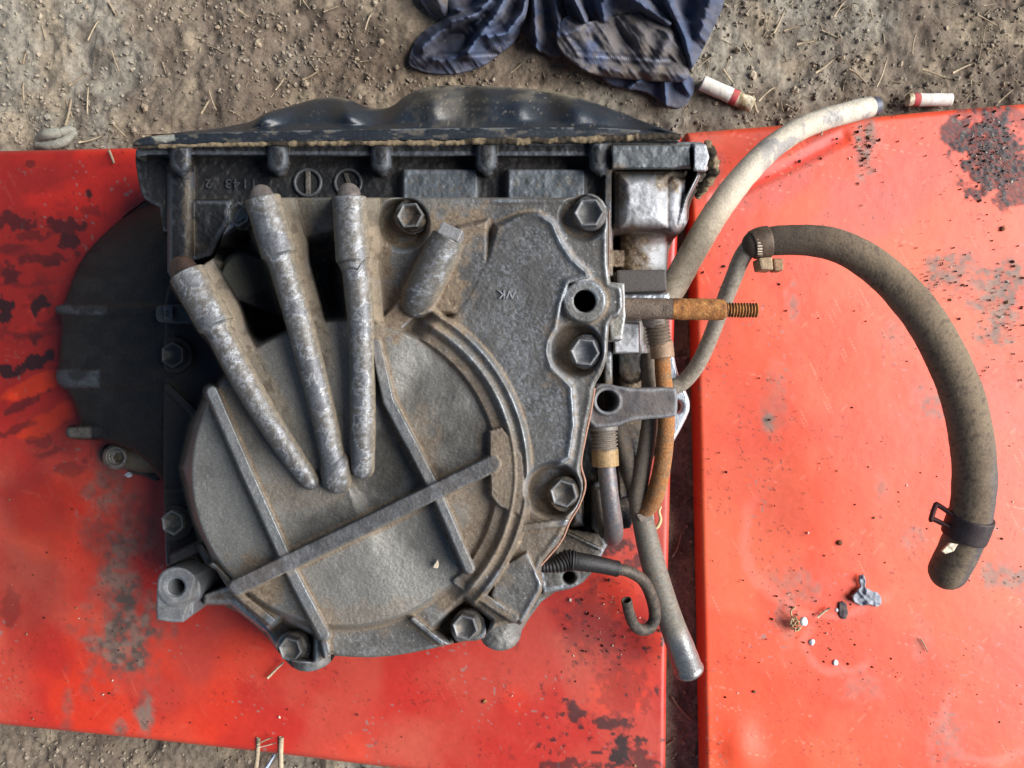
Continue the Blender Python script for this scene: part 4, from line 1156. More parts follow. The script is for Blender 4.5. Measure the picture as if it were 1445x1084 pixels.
blob_tube('gasket_sealant', [(190, 208, 131, 2.4), (260, 206, 131.5, 2.6), (330, 204, 131.5, 3.2), (420, 203, 131.5, 3.4), (500, 202, 132, 3.4), (600, 202, 132, 3.6), (700, 200, 132, 4.4), (800, 198, 132, 4.6), (880, 195, 132, 4.6), (930, 193, 131, 4.2), (958, 194, 130, 3.0)], 5, 1.5, 3.0)
blob_tube('gasket_sealant', [(997, 204, 126, 6), (1006, 225, 120, 7.5), (1004, 248, 112, 8), (994, 262, 106, 7), (986, 276, 100, 5)], 9, 2.4, 2.2)

# ---- mounting ear at the lower left
EAR = [(221, 874), (221, 874), (221, 822), (226, 808), (240, 800), (258, 800), (274, 808), (284, 822), (284, 842), (275, 852), (274, 852), (273, 866), (273, 866), (259, 878), (259, 878), (240, 878)]
def ear_z(X, Y, sd):
    z = 118 - 3.5 * ss(849, 856, Y + .25 * (X - 250)) - 3 * ss(264, 272, X + .3 * (Y - 850))
    d = np.hypot(X - 250, Y - 828)
    return z + 1.2 * ss(30, 27, d) - 1.2 * ss(16, 13, np.hypot(X - 247, Y - 828)) + (fbm(X / 12, Y / 12, 3, 741) - .5) * .8
field('mounting_ear', EAR, ear_z, flat_cf(srgb(118, 119, 120), .55, .25, .3, .15, 14, 743, .25), M_CAST, GB, step=1.2, holes=[circle(249, 828, 11.5)], rnd=(3, 1.5), skirt=60, smooth_poly=1)

# ---- brackets, stud and fittings at the right side
field('bracket_arm', [(838, 546), (852, 540), (876, 546), (905, 548), (950, 546), (956, 550), (956, 584), (951, 589), (906, 592), (884, 596), (868, 603), (830, 604), (832, 570)],
      lambda X, Y, sd: 150 - 1.5 * ss(900, 960, X) + (fbm(X / 14, Y / 14, 3, 751) - .5) * .8 + 1.0 * ss(22, 19, np.hypot(X - 857, Y - 566)), flat_cf(srgb(74, 70, 70), .6, .25, .3, .12, 16, 753, .25), M_CAST, GB, step=1.3, holes=[circle(857, 566, 15, 40)], rnd=(3, 1.5), skirt=118, smooth_poly=1)
box_mesh('bracket_block', [(870, 381), (940, 380), (942, 411), (872, 413)], 104, 136, M_CAST, GB, srgb(70, 65, 62), .65, .2, .0012)
plate('bracket_tab', [(858, 398), (881, 400), (883, 446), (878, 480), (862, 480), (858, 450)], 156, M_CAST, GB, flat_cf(srgb(122, 120, 112), .5, .4, .4, .2, 14, 757, .4), thick=20, sm=0)
plate('bright_strip', [(874, 414), (944, 414), (946, 424), (874, 424)], 126, M_STEEL, GB, flat_cf(srgb(190, 194, 200), .35, .7, .2), thick=6, sm=0)
def rust_cf(u, th, V, D):
    g = fbm3(V[..., 0] / .005, V[..., 1] / .005, V[..., 2] / .005, 3, 761); h = fbm3(V[..., 0] / .0015, V[..., 1] / .0015, V[..., 2] / .0015, 2, 763)
    c = np.broadcast_to(srgb(142, 92, 44), u.shape + (3,)).copy()
    c = mixc(c, srgb(92, 56, 30), ss(.5, .7, g)); c = mixc(c, srgb(176, 128, 74), ss(.55, .75, h) * .6)
    return c, .85, .05
def dark_rod_cf(u, th, V, D):
    g = fbm3(V[..., 0] / .004, V[..., 1] / .004, V[..., 2] / .004, 3, 765)
    return np.clip(srgb(92, 78, 66) * (.6 + .9 * g)[..., None], 0, 1), .75, .15
st = tube('mounting_stud', [(878, 435, 150, 15), (950, 436, 150, 15)], M_RUST, GB, 32, cf=dark_rod_cf, cap=('flat', 'flat'), rough_mm=.25, rough_s=3)
tube('rusty_shank', [(948, 436, 150, 15.2), (1014, 437, 150, 15), (1022, 437, 150, 13)], M_RUST, st, 32, cf=rust_cf, cap=('flat', 'flat'), rough_mm=.35, rough_s=3)
tube('stud_thread', [(1020, 437.5, 150, 9.5), (1067, 438, 150, 9.5)], M_RUST, st, 24, cf=rust_cf, cap=('flat', 'flat'), prof=lambda s, t: 1 + .13 * np.sin(s / 3.9 * 2 * math.pi), spacing=.6)

def steel_cf(col, seed=771, var=.9, dust=.3, rough=.5, metal=.35, spot=None):
    def f(u, th, V, D):
        g = fbm3(V[..., 0] / .004, V[..., 1] / .004, V[..., 2] / .004, 3, seed); h = fbm3(V[..., 0] / .0014, V[..., 1] / .0014, V[..., 2] / .0014, 2, seed + 2)
        c = np.clip(np.asarray(col) * (1 - var / 2 + var * g)[..., None], 0, 1)
        c = mixc(c, TAN, dust * ss(.4, .65, h)); c = mixc(c, BROWN, dust * ss(.55, .75, g))
        if spot is not None:
            c = mixc(c, srgb(150, 96, 46), spot * ss(.40, .6, g))
        return c, np.clip(rough + dust * .3, 0, 1), metal
    return f
def hexnut(name, px, py, z, r_px, len_px, ang, parent, col, tilt=0.0, rough=.6):
    """hexagon nut with its axis lying in the picture at angle ang (deg, picture down = 90)"""
    dx, dy = math.cos(rad(ang)), math.sin(rad(ang))
    return tube(name, [(px - dx * len_px / 2, py - dy * len_px / 2, z, r_px), (px + dx * len_px / 2, py + dy * len_px / 2, z, r_px)], M_STEEL, parent, 6, cf=steel_cf(col, 775, .6, .25, rough, .3), cap=('flat', 'flat'), spacing=6)
def thread(name, path, parent, col, pitch=4.2, amp=.09, n=28):
    return tube(name, path, M_STEEL, parent, n, cf=steel_cf(col, 777, .8, .45), cap=('flat', 'flat'), prof=lambda s, t: 1 + amp * np.sin(s / pitch * 2 * math.pi), spacing=.7)

# upper union with the rust-brown pipe
OR = steel_cf(srgb(140, 98, 60), 781, .8, .45, .8, .1, .55)
rp = tube('brake_brown_pipe' if False else 'brown_pipe', [(934, 498, 118, 11), (936, 530, 117, 11.5), (940, 575, 114, 12), (939, 620, 110, 12), (933, 665, 104, 12.5), (924, 700, 97, 13), (912, 718, 90, 12.5), (903, 724, 86, 11)], M_RUST, GB, 26, cf=OR, cap=('flat', 'round'), rough_mm=.15)
un = thread('union_thread', [(926, 452, 122, 16.5), (931, 484, 120, 16)], GB, srgb(112, 98, 86), 5)
tube('union_body', [(922, 440, 124, 19), (925, 456, 122, 18)], M_STEEL, un, 6, cf=steel_cf(srgb(128, 122, 116), 783), cap=('flat', 'flat'), spacing=5)
hexnut('union_nut', 934, 494, 120, 17, 20, 84, un, srgb(146, 120, 98))
# middle and inner grey pipes down to the tee
tube('grey_pipe', [(914, 500, 104, 11), (916, 545, 104, 11), (917, 590, 103, 11.5), (912, 630, 100, 12), (905, 668, 96, 12.5), (900, 700, 91, 13), (902, 722, 86, 12)], M_STEEL, GB, 26, cf=steel_cf(srgb(112, 104, 94), 785, .8, .5, .65, .15), cap=('flat', 'round'), rough_mm=.15)
tube('grey_pipe', [(872, 596, 98, 11), (880, 625, 97, 11.5), (888, 655, 94, 12), (894, 685, 90, 12), (901, 715, 85, 12)], M_STEEL, GB, 26, cf=steel_cf(srgb(88, 82, 76), 787, .8, .5, .7, .15), cap=('flat', 'round'), rough_mm=.2)
# tee pipe hanging down to the flared end
def tee_cf(u, th, V, D):
    c, ro, me = steel_cf(srgb(108, 105, 98), 789, .8, .45, .5, .3)(u, th, V, D)
    e = ss(u.max() - 95, u.max() - 60, u)
    g = fbm3(V[..., 0] / .003, V[..., 1] / .003, V[..., 2] / .003, 3, 790)
    c = mixc(c, srgb(132, 134, 136), e * (.4 + .6 * g)); me = lerp(me, .7, e) + 0 * u; ro = lerp(ro, .34, e) + 0 * u
    return c, ro, me
tee = tube('tee_pipe', [(902, 712, 86, 14), (908, 738, 82, 15.5), (920, 790, 76, 17), (934, 838, 70, 17.5), (948, 880, 65, 18), (960, 912, 61, 19.5), (968, 934, 58, 20), (973, 948, 56, 20)], M_STEEL, GB, 34, cf=tee_cf, cap=('round', 'open'), prof=lambda s, t: 1 + .07 * np.exp(-((t - .985) / .012) ** 2), rough_mm=.15)
box_mesh('pipe_clip', [(898, 726), (922, 722), (924, 734), (904, 738)], 84, 93, M_STEEL, tee, srgb(120, 110, 100))
# elbow fitting
el = tube('elbow_pipe', [(854, 640, 122, 12.5), (857, 670, 121, 13), (861, 705, 119, 13), (865, 735, 114, 13.5), (866, 752, 106, 13.5), (864, 758, 92, 13)], M_STEEL, GB, 28, cf=steel_cf(srgb(98, 98, 102), 791, .7, .15, .42, .4, .12), cap=('flat', 'round'), rough_mm=.1)
thread('elbow_thread', [(852, 600, 124, 17.5), (853, 634, 123, 17.5)], el, srgb(120, 112, 104), 5.2)
hexnut('elbow_nut', 854, 646, 123, 19, 22, 88, el, srgb(150, 124, 88))
tube('elbow_collar', [(852, 596, 124, 20), (852, 606, 124, 20)], M_STEEL, el, 28, cf=steel_cf(srgb(126, 122, 118), 793), cap=('flat', 'flat'))
# second elbow peeping out behind it
tube('grey_pipe', [(846, 690, 100, 9), (849, 720, 98, 9), (854, 752, 92, 9)], M_STEEL, GB, 18, cf=steel_cf(srgb(70, 66, 62), 795, .7, .3, .7, .1), cap=('flat', 'round'))
# lever pipe with the hooked end
SPG = steel_cf(srgb(20, 17, 16), 801, .7, .0, .6, .0)
sp_ = tube('vent_hose', [(798, 790, 112, 13.5), (820, 793, 112, 13), (845, 797, 110, 12), (872, 803, 107, 11)], M_RUB, GB, 26, cf=SPG, cap=('flat', 'flat'), prof=lambda s, t: 1 + .05 * np.exp(-((t - .97) / .03) ** 2))
tube('coil_spring', [(756, 801, 116, 7), (775, 800, 115, 8), (786, 797, 114, 11), (800, 791, 112, 14.5), (812, 791, 112, 14)], M_RUB, sp_, 24, cf=SPG, cap=('flat', 'flat'), prof=lambda s, t: 1 + .11 * np.sin(s / 4.6 * 2 * math.pi), spacing=.7)
tube('hook_pipe', [(866, 802, 107, 8), (888, 807, 103, 8.2), (908, 820, 97, 8.4), (920, 845, 90, 8.6), (924, 870, 86, 8.6), (918, 885, 86, 8.4), (906, 889, 88, 8.2), (895, 882, 92, 8), (888, 865, 97, 7.8), (884, 847, 101, 7.6)], M_STEEL, sp_, 20, cf=steel_cf(srgb(58, 53, 48), 803, .7, .3, .55, .25), cap=('flat', 'open'), rough_mm=.1)
# silver plate with a hole showing behind the arm
field('flange_plate', [(928, 470), (946, 470), (956, 530), (970, 556), (974, 570), (972, 584), (952, 622), (934, 650), (924, 640)], lambda X, Y, sd: 74, flat_cf(srgb(176, 180, 186), .35, .7, .25), M_STEEL, GB, step=1.4, holes=[circle(955, 574, 9)], rnd=(3, 1.5), thick=7, smooth_poly=1)

# ---- thin pipe, rubber hoses and clamps at the right
PALE = steel_cf(srgb(150, 142, 128), 811, .5, .35, .6, .2)
tube('curved_pipe', [(948, 548, 74, 11), (966, 538, 76, 11), (986, 512, 82, 11), (1003, 475, 90, 11), (1020, 430, 100, 11.5), (1036, 390, 110, 12), (1048, 362, 116, 12.5), (1062, 346, 120, 13), (1085, 338, 122, 13), (1110, 338, 122, 13)], M_STEEL, GB, 26, cf=PALE, cap=('flat', 'flat'), rough_mm=.15)
def hose_cf(u, th, V, D):
    g = fbm3(V[..., 0] / .03, V[..., 1] / .03, V[..., 2] / .03, 4, 821); h = fbm3(V[..., 0] / .002, V[..., 1] / .002, V[..., 2] / .002, 3, 823)
    c = np.broadcast_to(srgb(98, 82, 64), u.shape + (3,)).copy() * (.8 + .4 * h)[..., None]
    c = mixc(c, srgb(118, 102, 82), .6 * ss(.4, .6, g)); c = mixc(c, srgb(62, 52, 46), .6 * ss(.56, .68, h))
    wet = ss(420, 520, u) * ss(760, 640, u) * ss(.1, .7, D[..., 0] + 1.2 * (g - .45))
    c = mixc(c, srgb(56, 54, 60), .8 * wet * ss(.3, .55, h + .1))
    c = mixc(c, srgb(62, 52, 44), .7 * ss(150, 40, u))
    return c, .9 - .3 * wet, 0
hs = tube('rubber_hose', [(1066, 344, 122, 19), (1082, 341, 122, 20), (1112, 339, 125, 21), (1150, 340, 128, 22), (1190, 350, 131, 23), (1232, 374, 133, 24.5), (1272, 410, 135, 26), (1308, 455, 136, 27), (1337, 508, 136, 28), (1358, 560, 135, 28.5), (1371, 620, 132, 29), (1375, 680, 128, 29), (1368, 735, 122, 28), (1354, 775, 116, 27), (1338, 806, 110, 26)], M_RUB, GB, 40, cf=hose_cf, cap=('round', 'round'), rough_mm=.4, rough_s=7, spacing=1.8)
def band_cf(c):
    return lambda u, t, V, D: (np.clip(np.asarray(c) * (.5 + fbm3(V[..., 0] / .003, V[..., 1] / .003, V[..., 2] / .003, 3, 831))[..., None], 0, 1), .6, .3)
def clampband(path, col, prof=None):
    return tube('hose_clamp', path, M_STEEL, hs, 40, cf=band_cf(col), cap=('flat', 'flat'), prof=prof)
cl1 = clampband([(1062, 346, 122, 20.5), (1073, 343, 122, 22.5), (1084, 341, 122, 22.5)], srgb(86, 70, 56))
box_mesh('clamp_screw', [(1071, 364), (1090, 362), (1092, 381), (1074, 380)], 112, 126, M_RUST, cl1, srgb(150, 128, 100), .7, .2, .001)
box_mesh('screw_head', [(1092, 364), (1106, 365), (1106, 382), (1093, 382)], 114, 124, M_RUST, cl1, srgb(150, 118, 88), .7, .2, .001)
for k in range(9):
    a = -40 + k * 13
    box_mesh('clamp_slot', [(1069 + .06 * k, 343 + 19 * math.sin(rad(a)) - 1.3), (1076, 343 + 19 * math.sin(rad(a)) - 1.3), (1076, 343 + 19 * math.sin(rad(a)) + 1.3), (1069, 343 + 19 * math.sin(rad(a)) + 1.3)], 122, 122 + 7.6 * math.cos(rad(a)) + .9, M_STEEL, cl1, srgb(176, 160, 140), .6, .3, .0002)
cl2 = clampband([(1371, 728, 123, 31), (1366, 742, 121, 31), (1360, 757, 119, 30.5)], srgb(54, 44, 44))
ca = tube('clamp_ear', [(1342, 745, 124, 3.6), (1318, 733, 122, 3.6), (1314, 733, 122, 3.6), (1320, 714, 123, 3.6), (1324, 713, 123, 3.6), (1346, 728, 125, 3.6)], M_STEEL, cl2, 8, cf=band_cf(srgb(70, 34, 32)), cap=('flat', 'flat'), spacing=1)
plate('clamp_tang', [(1328, 778), (1340, 766), (1352, 768), (1346, 778), (1334, 782)], 130, M_STEEL, cl2, flat_cf(srgb(170, 158, 136), .5, .4), thick=1.2, rnd=(1, .3), sm=0, step=1)

def pale_cf(u, th, V, D):
    g = fbm3(V[..., 0] / .012, V[..., 1] / .012, V[..., 2] / .012, 4, 841); h = fbm3(V[..., 0] / .002, V[..., 1] / .002, V[..., 2] / .002, 3, 843)
    c = np.broadcast_to(srgb(174, 164, 146), u.shape + (3,)).copy()
    c = mixc(c, srgb(92, 80, 64), .9 * ss(.46, .6, h) * ss(190, 60, u)); c = mixc(c, srgb(150, 136, 114), ss(250, 80, u) * .8)
    c = mixc(c, srgb(92, 94, 104), .6 * ss(.57, .64, g) * ss(200, 300, u)); c = mixc(c, srgb(196, 190, 178), .5 * ss(360, 460, u) * ss(.4, .55, h))
    return c, .7, 0
tube('breather_hose', [(936, 426, 84, 18.5), (952, 402, 86, 18.8), (972, 366, 88, 19), (998, 320, 90, 19), (1022, 284, 88, 18.5), (1050, 248, 84, 18), (1084, 213, 76, 17), (1124, 185, 66, 16.3), (1164, 168, 57, 15.4), (1204, 157, 50, 15), (1228, 151, 46, 14.2)], M_RUB, GB, 32, cf=pale_cf, cap=('flat', 'open'), rough_mm=.35, rough_s=5)
tube('hose_end_fitting', [(1226, 151.5, 46, 13), (1238, 149, 44, 12)], M_STEEL, GB, 20, cf=steel_cf(srgb(74, 78, 92), 845, .6, .1, .5, .3), cap=('flat', 'open'))

# ------------------------------------------------------------------ rag
RAGT = empty('rag', tuple(float(v) for v in P(800, 40, 3)))
tag(RAGT, 'crumpled dusty blue cloth rag lying on the soil above the gearbox', 'rag')
def rag_cf(stitch=None, grime=.6, seed=900, tone=1.0):
    def f(X, Y, Z, k, sd):
        g = fbm(X / 40, Y / 40, 4, seed); h = fbm(X / 12, Y / 12, 3, seed + 3)
        c = np.broadcast_to(srgb(72, 79, 98) * tone, X.shape + (3,)).copy()
        c = mixc(c, srgb(98, 93, 92), grime * ss(.30, .52, g))
        c = mixc(c, srgb(96, 86, 76), grime * .6 * ss(.52, .72, fbm(X / 26, Y / 26, 3, seed + 7)))
        c = mixc(c, srgb(70, 86, 114), .4 * ss(.6, 2.4, k))
        c = mixc(c, srgb(56, 58, 70), .4 * ss(.55, .7, h))
        if stitch is not None:
            d, u, _ = seg(X, Y, stitch)
            c = mixc(c, srgb(142, 152, 176), .65 * ss(2.0, .8, d) * ss(.1, .5, np.sin(u * 2.1)) )
            c = mixc(c, srgb(44, 48, 62), .5 * ss(3, 1, np.abs(d - 5)))
        c = mixc(c, srgb(150, 142, 128), .6 * ss(.972, .985, n2(X / 2.0, Y / 2.0, seed + 9)))
        return c, .95, 0
    return f
def folds(X, Y, lines):
    z = 0
    for pts, w, a in lines:
        d, _, _ = seg(X, Y, pts)
        z = z + 1.35 * a * np.exp(-(d / w) ** 2)
    return z
def rag_piece(name, poly, base, lines, seed, stitch=None, grime=.6, edge=5, thick=2.2, tone=1.0):
    def z(X, Y, sd):
        w = (fbm((X + Y) / 60, (Y - X) / 34, 2, seed + 20) - .5) * 8
        b = base(X, Y) if callable(base) else base
        z_ = b + w + folds(X, Y, lines) + (fbm(X / 11, Y / 11, 3, seed + 22) - .5) * 1.5 + 1.6 * np.abs(fbm((X + .5 * Y) / 50, (Y - .5 * X) / 24, 3, seed + 24) - .5) * 4 + 4.5 * (.5 - np.abs(fbm((X * .6 + Y * .8) / 90, (Y * .6 - X * .8) / 15, 3, seed + 26) - .5) * 2) - edge * ss(-16, 0, sd)
        return np.where(z_ > 7, z_, 7 - (7 - z_) * .12) + (fbm(X / 25, Y / 25, 2, 5) - .5)
    return field(name, poly, z, rag_cf(stitch, grime, seed, tone), M_CLOTH, RAGT, step=1.5, rnd=(2, .8), thick=thick, smooth_poly=2)
rag_piece('cloth_fold', [(700, -60), (800, -60), (812, 60), (790, 84), (764, 74), (742, 54), (728, 20)], 6, [([(752, -40), (757, 70)], 7, 12), ([(776, -40), (790, 40)], 8, 9)], 911, grime=.7, tone=.6)
rag_piece('cloth_fold', [(592, -60), (640, -60), (650, 0), (632, 26), (618, 28), (603, 16), (588, -6)], 8, [([(600, -40), (628, 20)], 10, 6)], 921, grime=.9)
rag_piece('cloth_fold', [(640, -60), (752, -60), (748, 0), (738, 38), (726, 60), (704, 76), (684, 92), (650, 104), (615, 105), (592, 100), (575, 92), (580, 70), (590, 50), (606, 38), (628, 26), (632, 0)], 11,
          [([(684, -10), (690, 2), (672, 20), (636, 30)], 6, 15), ([(640, 14), (680, 10)], 5, 8), ([(726, -30), (704, 16), (676, 50), (660, 74)], 9, 17), ([(748, -30), (738, 18), (716, 46), (690, 52)], 7, 15), ([(668, 24), (620, 44), (596, 66)], 8, 9), ([(660, 74), (632, 84), (612, 84)], 7, 6), ([(640, 58), (652, 60), (630, 66)], 12, -9), ([(668, -8), (660, 4)], 10, -12)], 931, [(622, 78), (650, 81), (700, 78)], .5)
rag_piece('cloth_fold', [(846, 100), (900, 104), (968, 104), (980, 112), (980, 130), (966, 152), (946, 153), (930, 140), (908, 128), (880, 124), (856, 118)], 5, [([(938, 108), (940, 148)], 5, 8), ([(905, 112), (886, 126)], 5, 6), ([(964, 110), (972, 140)], 8, 5)], 941, grime=.5)
rag_piece('cloth_fold', [(900, -60), (1030, -60), (1024, 0), (1010, 34), (996, 62), (984, 86), (972, 102), (960, 80), (940, 40), (910, 10)], 12, [([(948, 6), (966, 50), (976, 92)], 8, 12), ([(1006, -20), (990, 50)], 12, 9), ([(968, -30), (972, 16)], 12, -10), ([(930, -20), (950, 20)], 6, 10)], 951, grime=.4)
rag_piece('cloth_fold', [(790, -60), (900, -60), (920, -10), (946, 20), (950, 40), (900, 30), (850, 30), (816, 40), (796, 20)], 16, [([(802, -20), (826, 30)], 5, 14), ([(818, -20), (838, 26)], 9, -12), ([(850, -10), (852, 26)], 8, 8), ([(870, -20), (946, 34)], 9, 12)], 961, grime=.7)
rag_piece('hemmed_flap', [(783, 54), (790, 30), (802, 20), (812, 30), (830, 32), (852, 26), (880, 20), (908, 18), (932, 24), (950, 40), (962, 62), (970, 90), (974, 115), (930, 114), (880, 110), (832, 104), (812, 90), (792, 74)], 20,
          [([(786, 50), (806, 46), (830, 32)], 6, 5), ([(868, 36), (882, 60)], 14, -6), ([(945, 50), (925, 92)], 10, 5), ([(820, 98), (964, 106)], 8, 4)], 971, [(812, 76), (850, 80), (900, 84), (945, 86)], 1.0, edge=3, tone=1.15)

# ------------------------------------------------------------------ small litter
def butt(px, py, L, ang, r, label, band, dirty):
    e = empty('cigarette_butt', tuple(float(v) for v in P(px, py, 4)))
    tag(e, label, 'cigarette butt', 'cigarette butts on the soil')
    dx, dy = math.cos(rad(ang)), math.sin(rad(ang))
    pt = lambda t: (px + dx * L * t, py + dy * L * t)
    def seg_(name, t0, t1, rr, col, dirt, cap=('flat', 'flat')):
        a, b = pt(t0), pt(t1)
        def cf(u, th, V, D):
            g = fbm3(V[..., 0] / .005, V[..., 1] / .005, V[..., 2] / .005, 3, 981); h = fbm3(V[..., 0] / .0015, V[..., 1] / .0015, V[..., 2] / .0015, 2, 983)
            c = np.broadcast_to(np.asarray(col), u.shape + (3,)).copy()
            c = mixc(c, srgb(142, 124, 92), dirt * ss(.38, .6, g)); c = mixc(c, srgb(80, 68, 54), dirt * .6 * ss(.55, .75, h))
            return c, .85, 0
        return tube(name, [(a[0], a[1], 7.5, rr), (b[0], b[1], 7.5, rr)], M_PAPER, e, 24, cf=cf, cap=cap, rough_mm=.3, rough_s=4)
    b0, b1 = band
    seg_('filter_paper', -.5, b0, r, srgb(214, 210, 202), dirty[0])
    seg_('printed_band', b0, b1, r * 1.01, srgb(176, 72, 78), .3)
    seg_('paper_end', b1, .5, r * .98, srgb(206, 196, 170), dirty[1])
butt(1026, 133, 76, 24, 10.5, 'dirty cigarette butt with a red band beside the blue rag', (.08, .19), (.25, 1.0))
butt(1311, 141, 60, 180, 9, 'white cigarette butt with a red band above the right red panel', (.24, .38), (.12, .9))

def lumpmesh(name, px, py, z, r, col, mat, squash=(1, 1, .5), seed=0, parent=None, rough=.8, sub=True, amp=.5):
    V, F = (ICO2_V, ICO2_F) if sub else (ICO_V, ICO_F)
    V, F = subdiv(V, F)
    g = fbm3(V[:, 0] * 1.3 + seed, V[:, 1] * 1.3, V[:, 2] * 1.3, 3, seed)
    W = V * (1 + amp * 2 * (g - .5))[:, None] * np.array(squash) * r * pscale(z)
    W = W + np.array([float(v) for v in P(px, py, z)])
    c = np.asarray(col)[None] * (.7 + .6 * fbm3(V[:, 0] * 4, V[:, 1] * 4, V[:, 2] * 4, 3, seed + 3))[:, None]
    return mesh_obj(name, W, None, mat, parent, tris=F, col=c, rough=rough, metal=0)
# crumpled foil scrap
FOIL = [(1213, 812), (1219, 811), (1222, 820), (1221, 829), (1227, 832), (1232, 835), (1238, 836), (1243, 842), (1244, 852), (1238, 857), (1228, 853), (1216, 855), (1206, 850), (1201, 841), (1206, 838), (1211, 832), (1215, 828), (1212, 820)]
foil = field('foil_scrap', FOIL, lambda X, Y, sd: PZ + 3.2 + 5 * (fbm(X / 9, Y / 9, 2, 991) - .4) + 2.0 * np.exp(-(seg(X, Y, [(1210, 832), (1228, 852)])[0] / 3) ** 2), flat_cf(srgb(124, 128, 136), .6, .05, .4, 0, 6, 993, .1), M_PAPER, step=.9, rnd=(1, .4), thick=1.2, ctx=False)
tag(foil, 'crumpled torn scrap of grey foil paper on the right red panel', 'foil scrap')
fl = field('dark_flake', [(1184, 850), (1190, 849), (1195, 853), (1197, 866), (1194, 874), (1189, 874), (1184, 868)], lambda X, Y, sd: PZ + 1.6 + .8 * (fbm(X / 8, Y / 8, 2, 995) - .5), flat_cf(srgb(76, 68, 70), .8, 0, .4, .2, 6, 997), M_PAPER, step=.9, rnd=(1, .4), thick=1.2, ctx=False)
tag(fl, 'flat dark brown flake left of the grey foil scrap', 'flake')
# dry root tuft with a white crumb
tuft = empty('dry_tuft', tuple(float(v) for v in P(1123, 879, PZ)))
tag(tuft, 'small tangled tuft of dry root fibres holding a white crumb on the right red panel', 'dry tuft')
for k in range(16):
    a0 = random.uniform(0, 6.28); r0 = random.uniform(3, 13); n_ = 5
    pts = [(1122 + r0 * .6 * math.cos(a0 + t * 2.6 / n_ * random.uniform(.7, 1.2)) + random.uniform(-2, 2), 881 + r0 * .7 * math.sin(a0 + t * 2.6 / n_) + random.uniform(-2, 2), PZ + 2 + random.uniform(0, 5), random.uniform(.6, 1.1)) for t in range(n_)]
    tube('fibre', pts, M_STRAW, tuft, 6, cf=lambda u, t, V, D: (srgb(166, 146, 112), .8, 0), spacing=2)
tube('fibre', [(1118, 872, PZ + 4, 1), (1116, 862, PZ + 5, 1.4), (1122, 857, PZ + 6, 1.8)], M_STRAW, tuft, 6, cf=lambda u, t, V, D: (srgb(176, 152, 116), .8, 0), spacing=2)
lumpmesh('white_crumb', 1134, 877, PZ + 5, 5.5, srgb(222, 222, 224), M_PAPER, (.9, 1.3, .7), 3, tuft)
def bit(name, px, py, r, col, label, cat, seed, squash=(1, 1, .5), z=PZ):
    o = lumpmesh(name, px, py, z + r * squash[2] * .35, r, col, M_PAPER if max(col) > .3 else M_SOIL, squash, seed)
    return tag(o, label, cat)
bit('white_crumb', 1181, 861, 2.6, srgb(226, 226, 228), 'tiny white crumb touching the dark flake', 'crumb', 11)
bit('white_crumb', 1146, 906, 4.2, srgb(206, 212, 222), 'pale bluish white crumb below the dry root tuft', 'crumb', 12)
bit('white_crumb', 1179, 935, 4.0, srgb(206, 212, 218), 'pale white crumb lowest under the dry root tuft', 'crumb', 13)
bit('clod', 1009, 234, 5.2, srgb(168, 156, 134), 'pale lump of dried earth on the red panel left of the pale breather hose', 'clod', 14, (1, 1, .7))
bit('clod', 1185, 766, 3.6, srgb(110, 70, 50), 'brown crumb of earth on the right red panel above the foil scrap', 'clod', 15, (1, 1, .7))
bit('clod', 1415, 323, 3.6, srgb(110, 70, 50), 'dark brown crumb of earth at the right edge beside the grey scuffs', 'clod', 16, (1, 1, .7))
bit('clod', 684, 990, 3.2, srgb(140, 92, 60), 'brown crumb of earth in the bare middle of the left red panel below the gearbox', 'clod', 17, (1, 1, .7))
bit('paint_chip', 181, 670, 4.6, srgb(184, 188, 196), 'white chip of paint below the socket plug', 'paint chip', 18, (1.2, .8, .3))
bit('paint_chip', 1216, 158, 3.0, srgb(150, 110, 80), 'brown chip under the tip of the breather hose', 'paint chip', 19, (.7, 1.4, .5))
straw(1162, 865, 22, 38, 1.8, PZ + 2.5, 0, 'pale straw stub with a dark end beside the dry root tuft', None)
straw(1304, 911, 20, -62, 1.3, PZ + 2, 0, 'short pale straw alone on the lower right red panel', None)
straw(157, 221, 20, -68, 2.2, PZ + 2, 0, 'flat tan straw at the upper edge of the left red panel', None)
straw(1160, 187, 9, 70, 1.6, PZ + 2, 0, 'tiny pale straw bit in the bend of the breather hose', None)
straw(389, 946, 34, 45, 2.2, PZ + 4, 8, 'brown straw leaning out from under the lowest left bolt', None)
straw(397, 1064, 50, 88, 4.0, 30, 6, 'thick pale stalk standing against the lower edge of the left red panel', None, .03)
straw(363, 1062, 44, 84, 3.8, 30, 6, 'thick split pale stalk, left of its twin, at the left panel edge', None, .03)
straw(374, 1046, 24, 25, 1.2, 33, 0, 'upper thin straw splinter on the split stalk', None)
straw(376, 1052, 26, 15, 1.0, 33, 0, 'lower thin straw splinter on the split stalk', None)
straw(381, 1076, 26, 58, 2.4, 12, 0, 'bluish white plastic strip between the two thick stalks', None, .02, 'plastic_strip', srgb(170, 184, 204))
lp_ = tube('curled_straw', [(920, 748, PZ + 3, 2.4), (928, 743, PZ + 4, 2.6), (932, 733, PZ + 5, 2.4), (930, 722, PZ + 5, 1.8), (933, 715, PZ + 4, 1.1)], M_STRAW, None, 10, cf=lambda u, t, V, D: (srgb(196, 176, 132), .7, 0), spacing=1)
tag(lp_, 'curled pale yellow straw beside the tee pipe on the left red panel', 'straw')
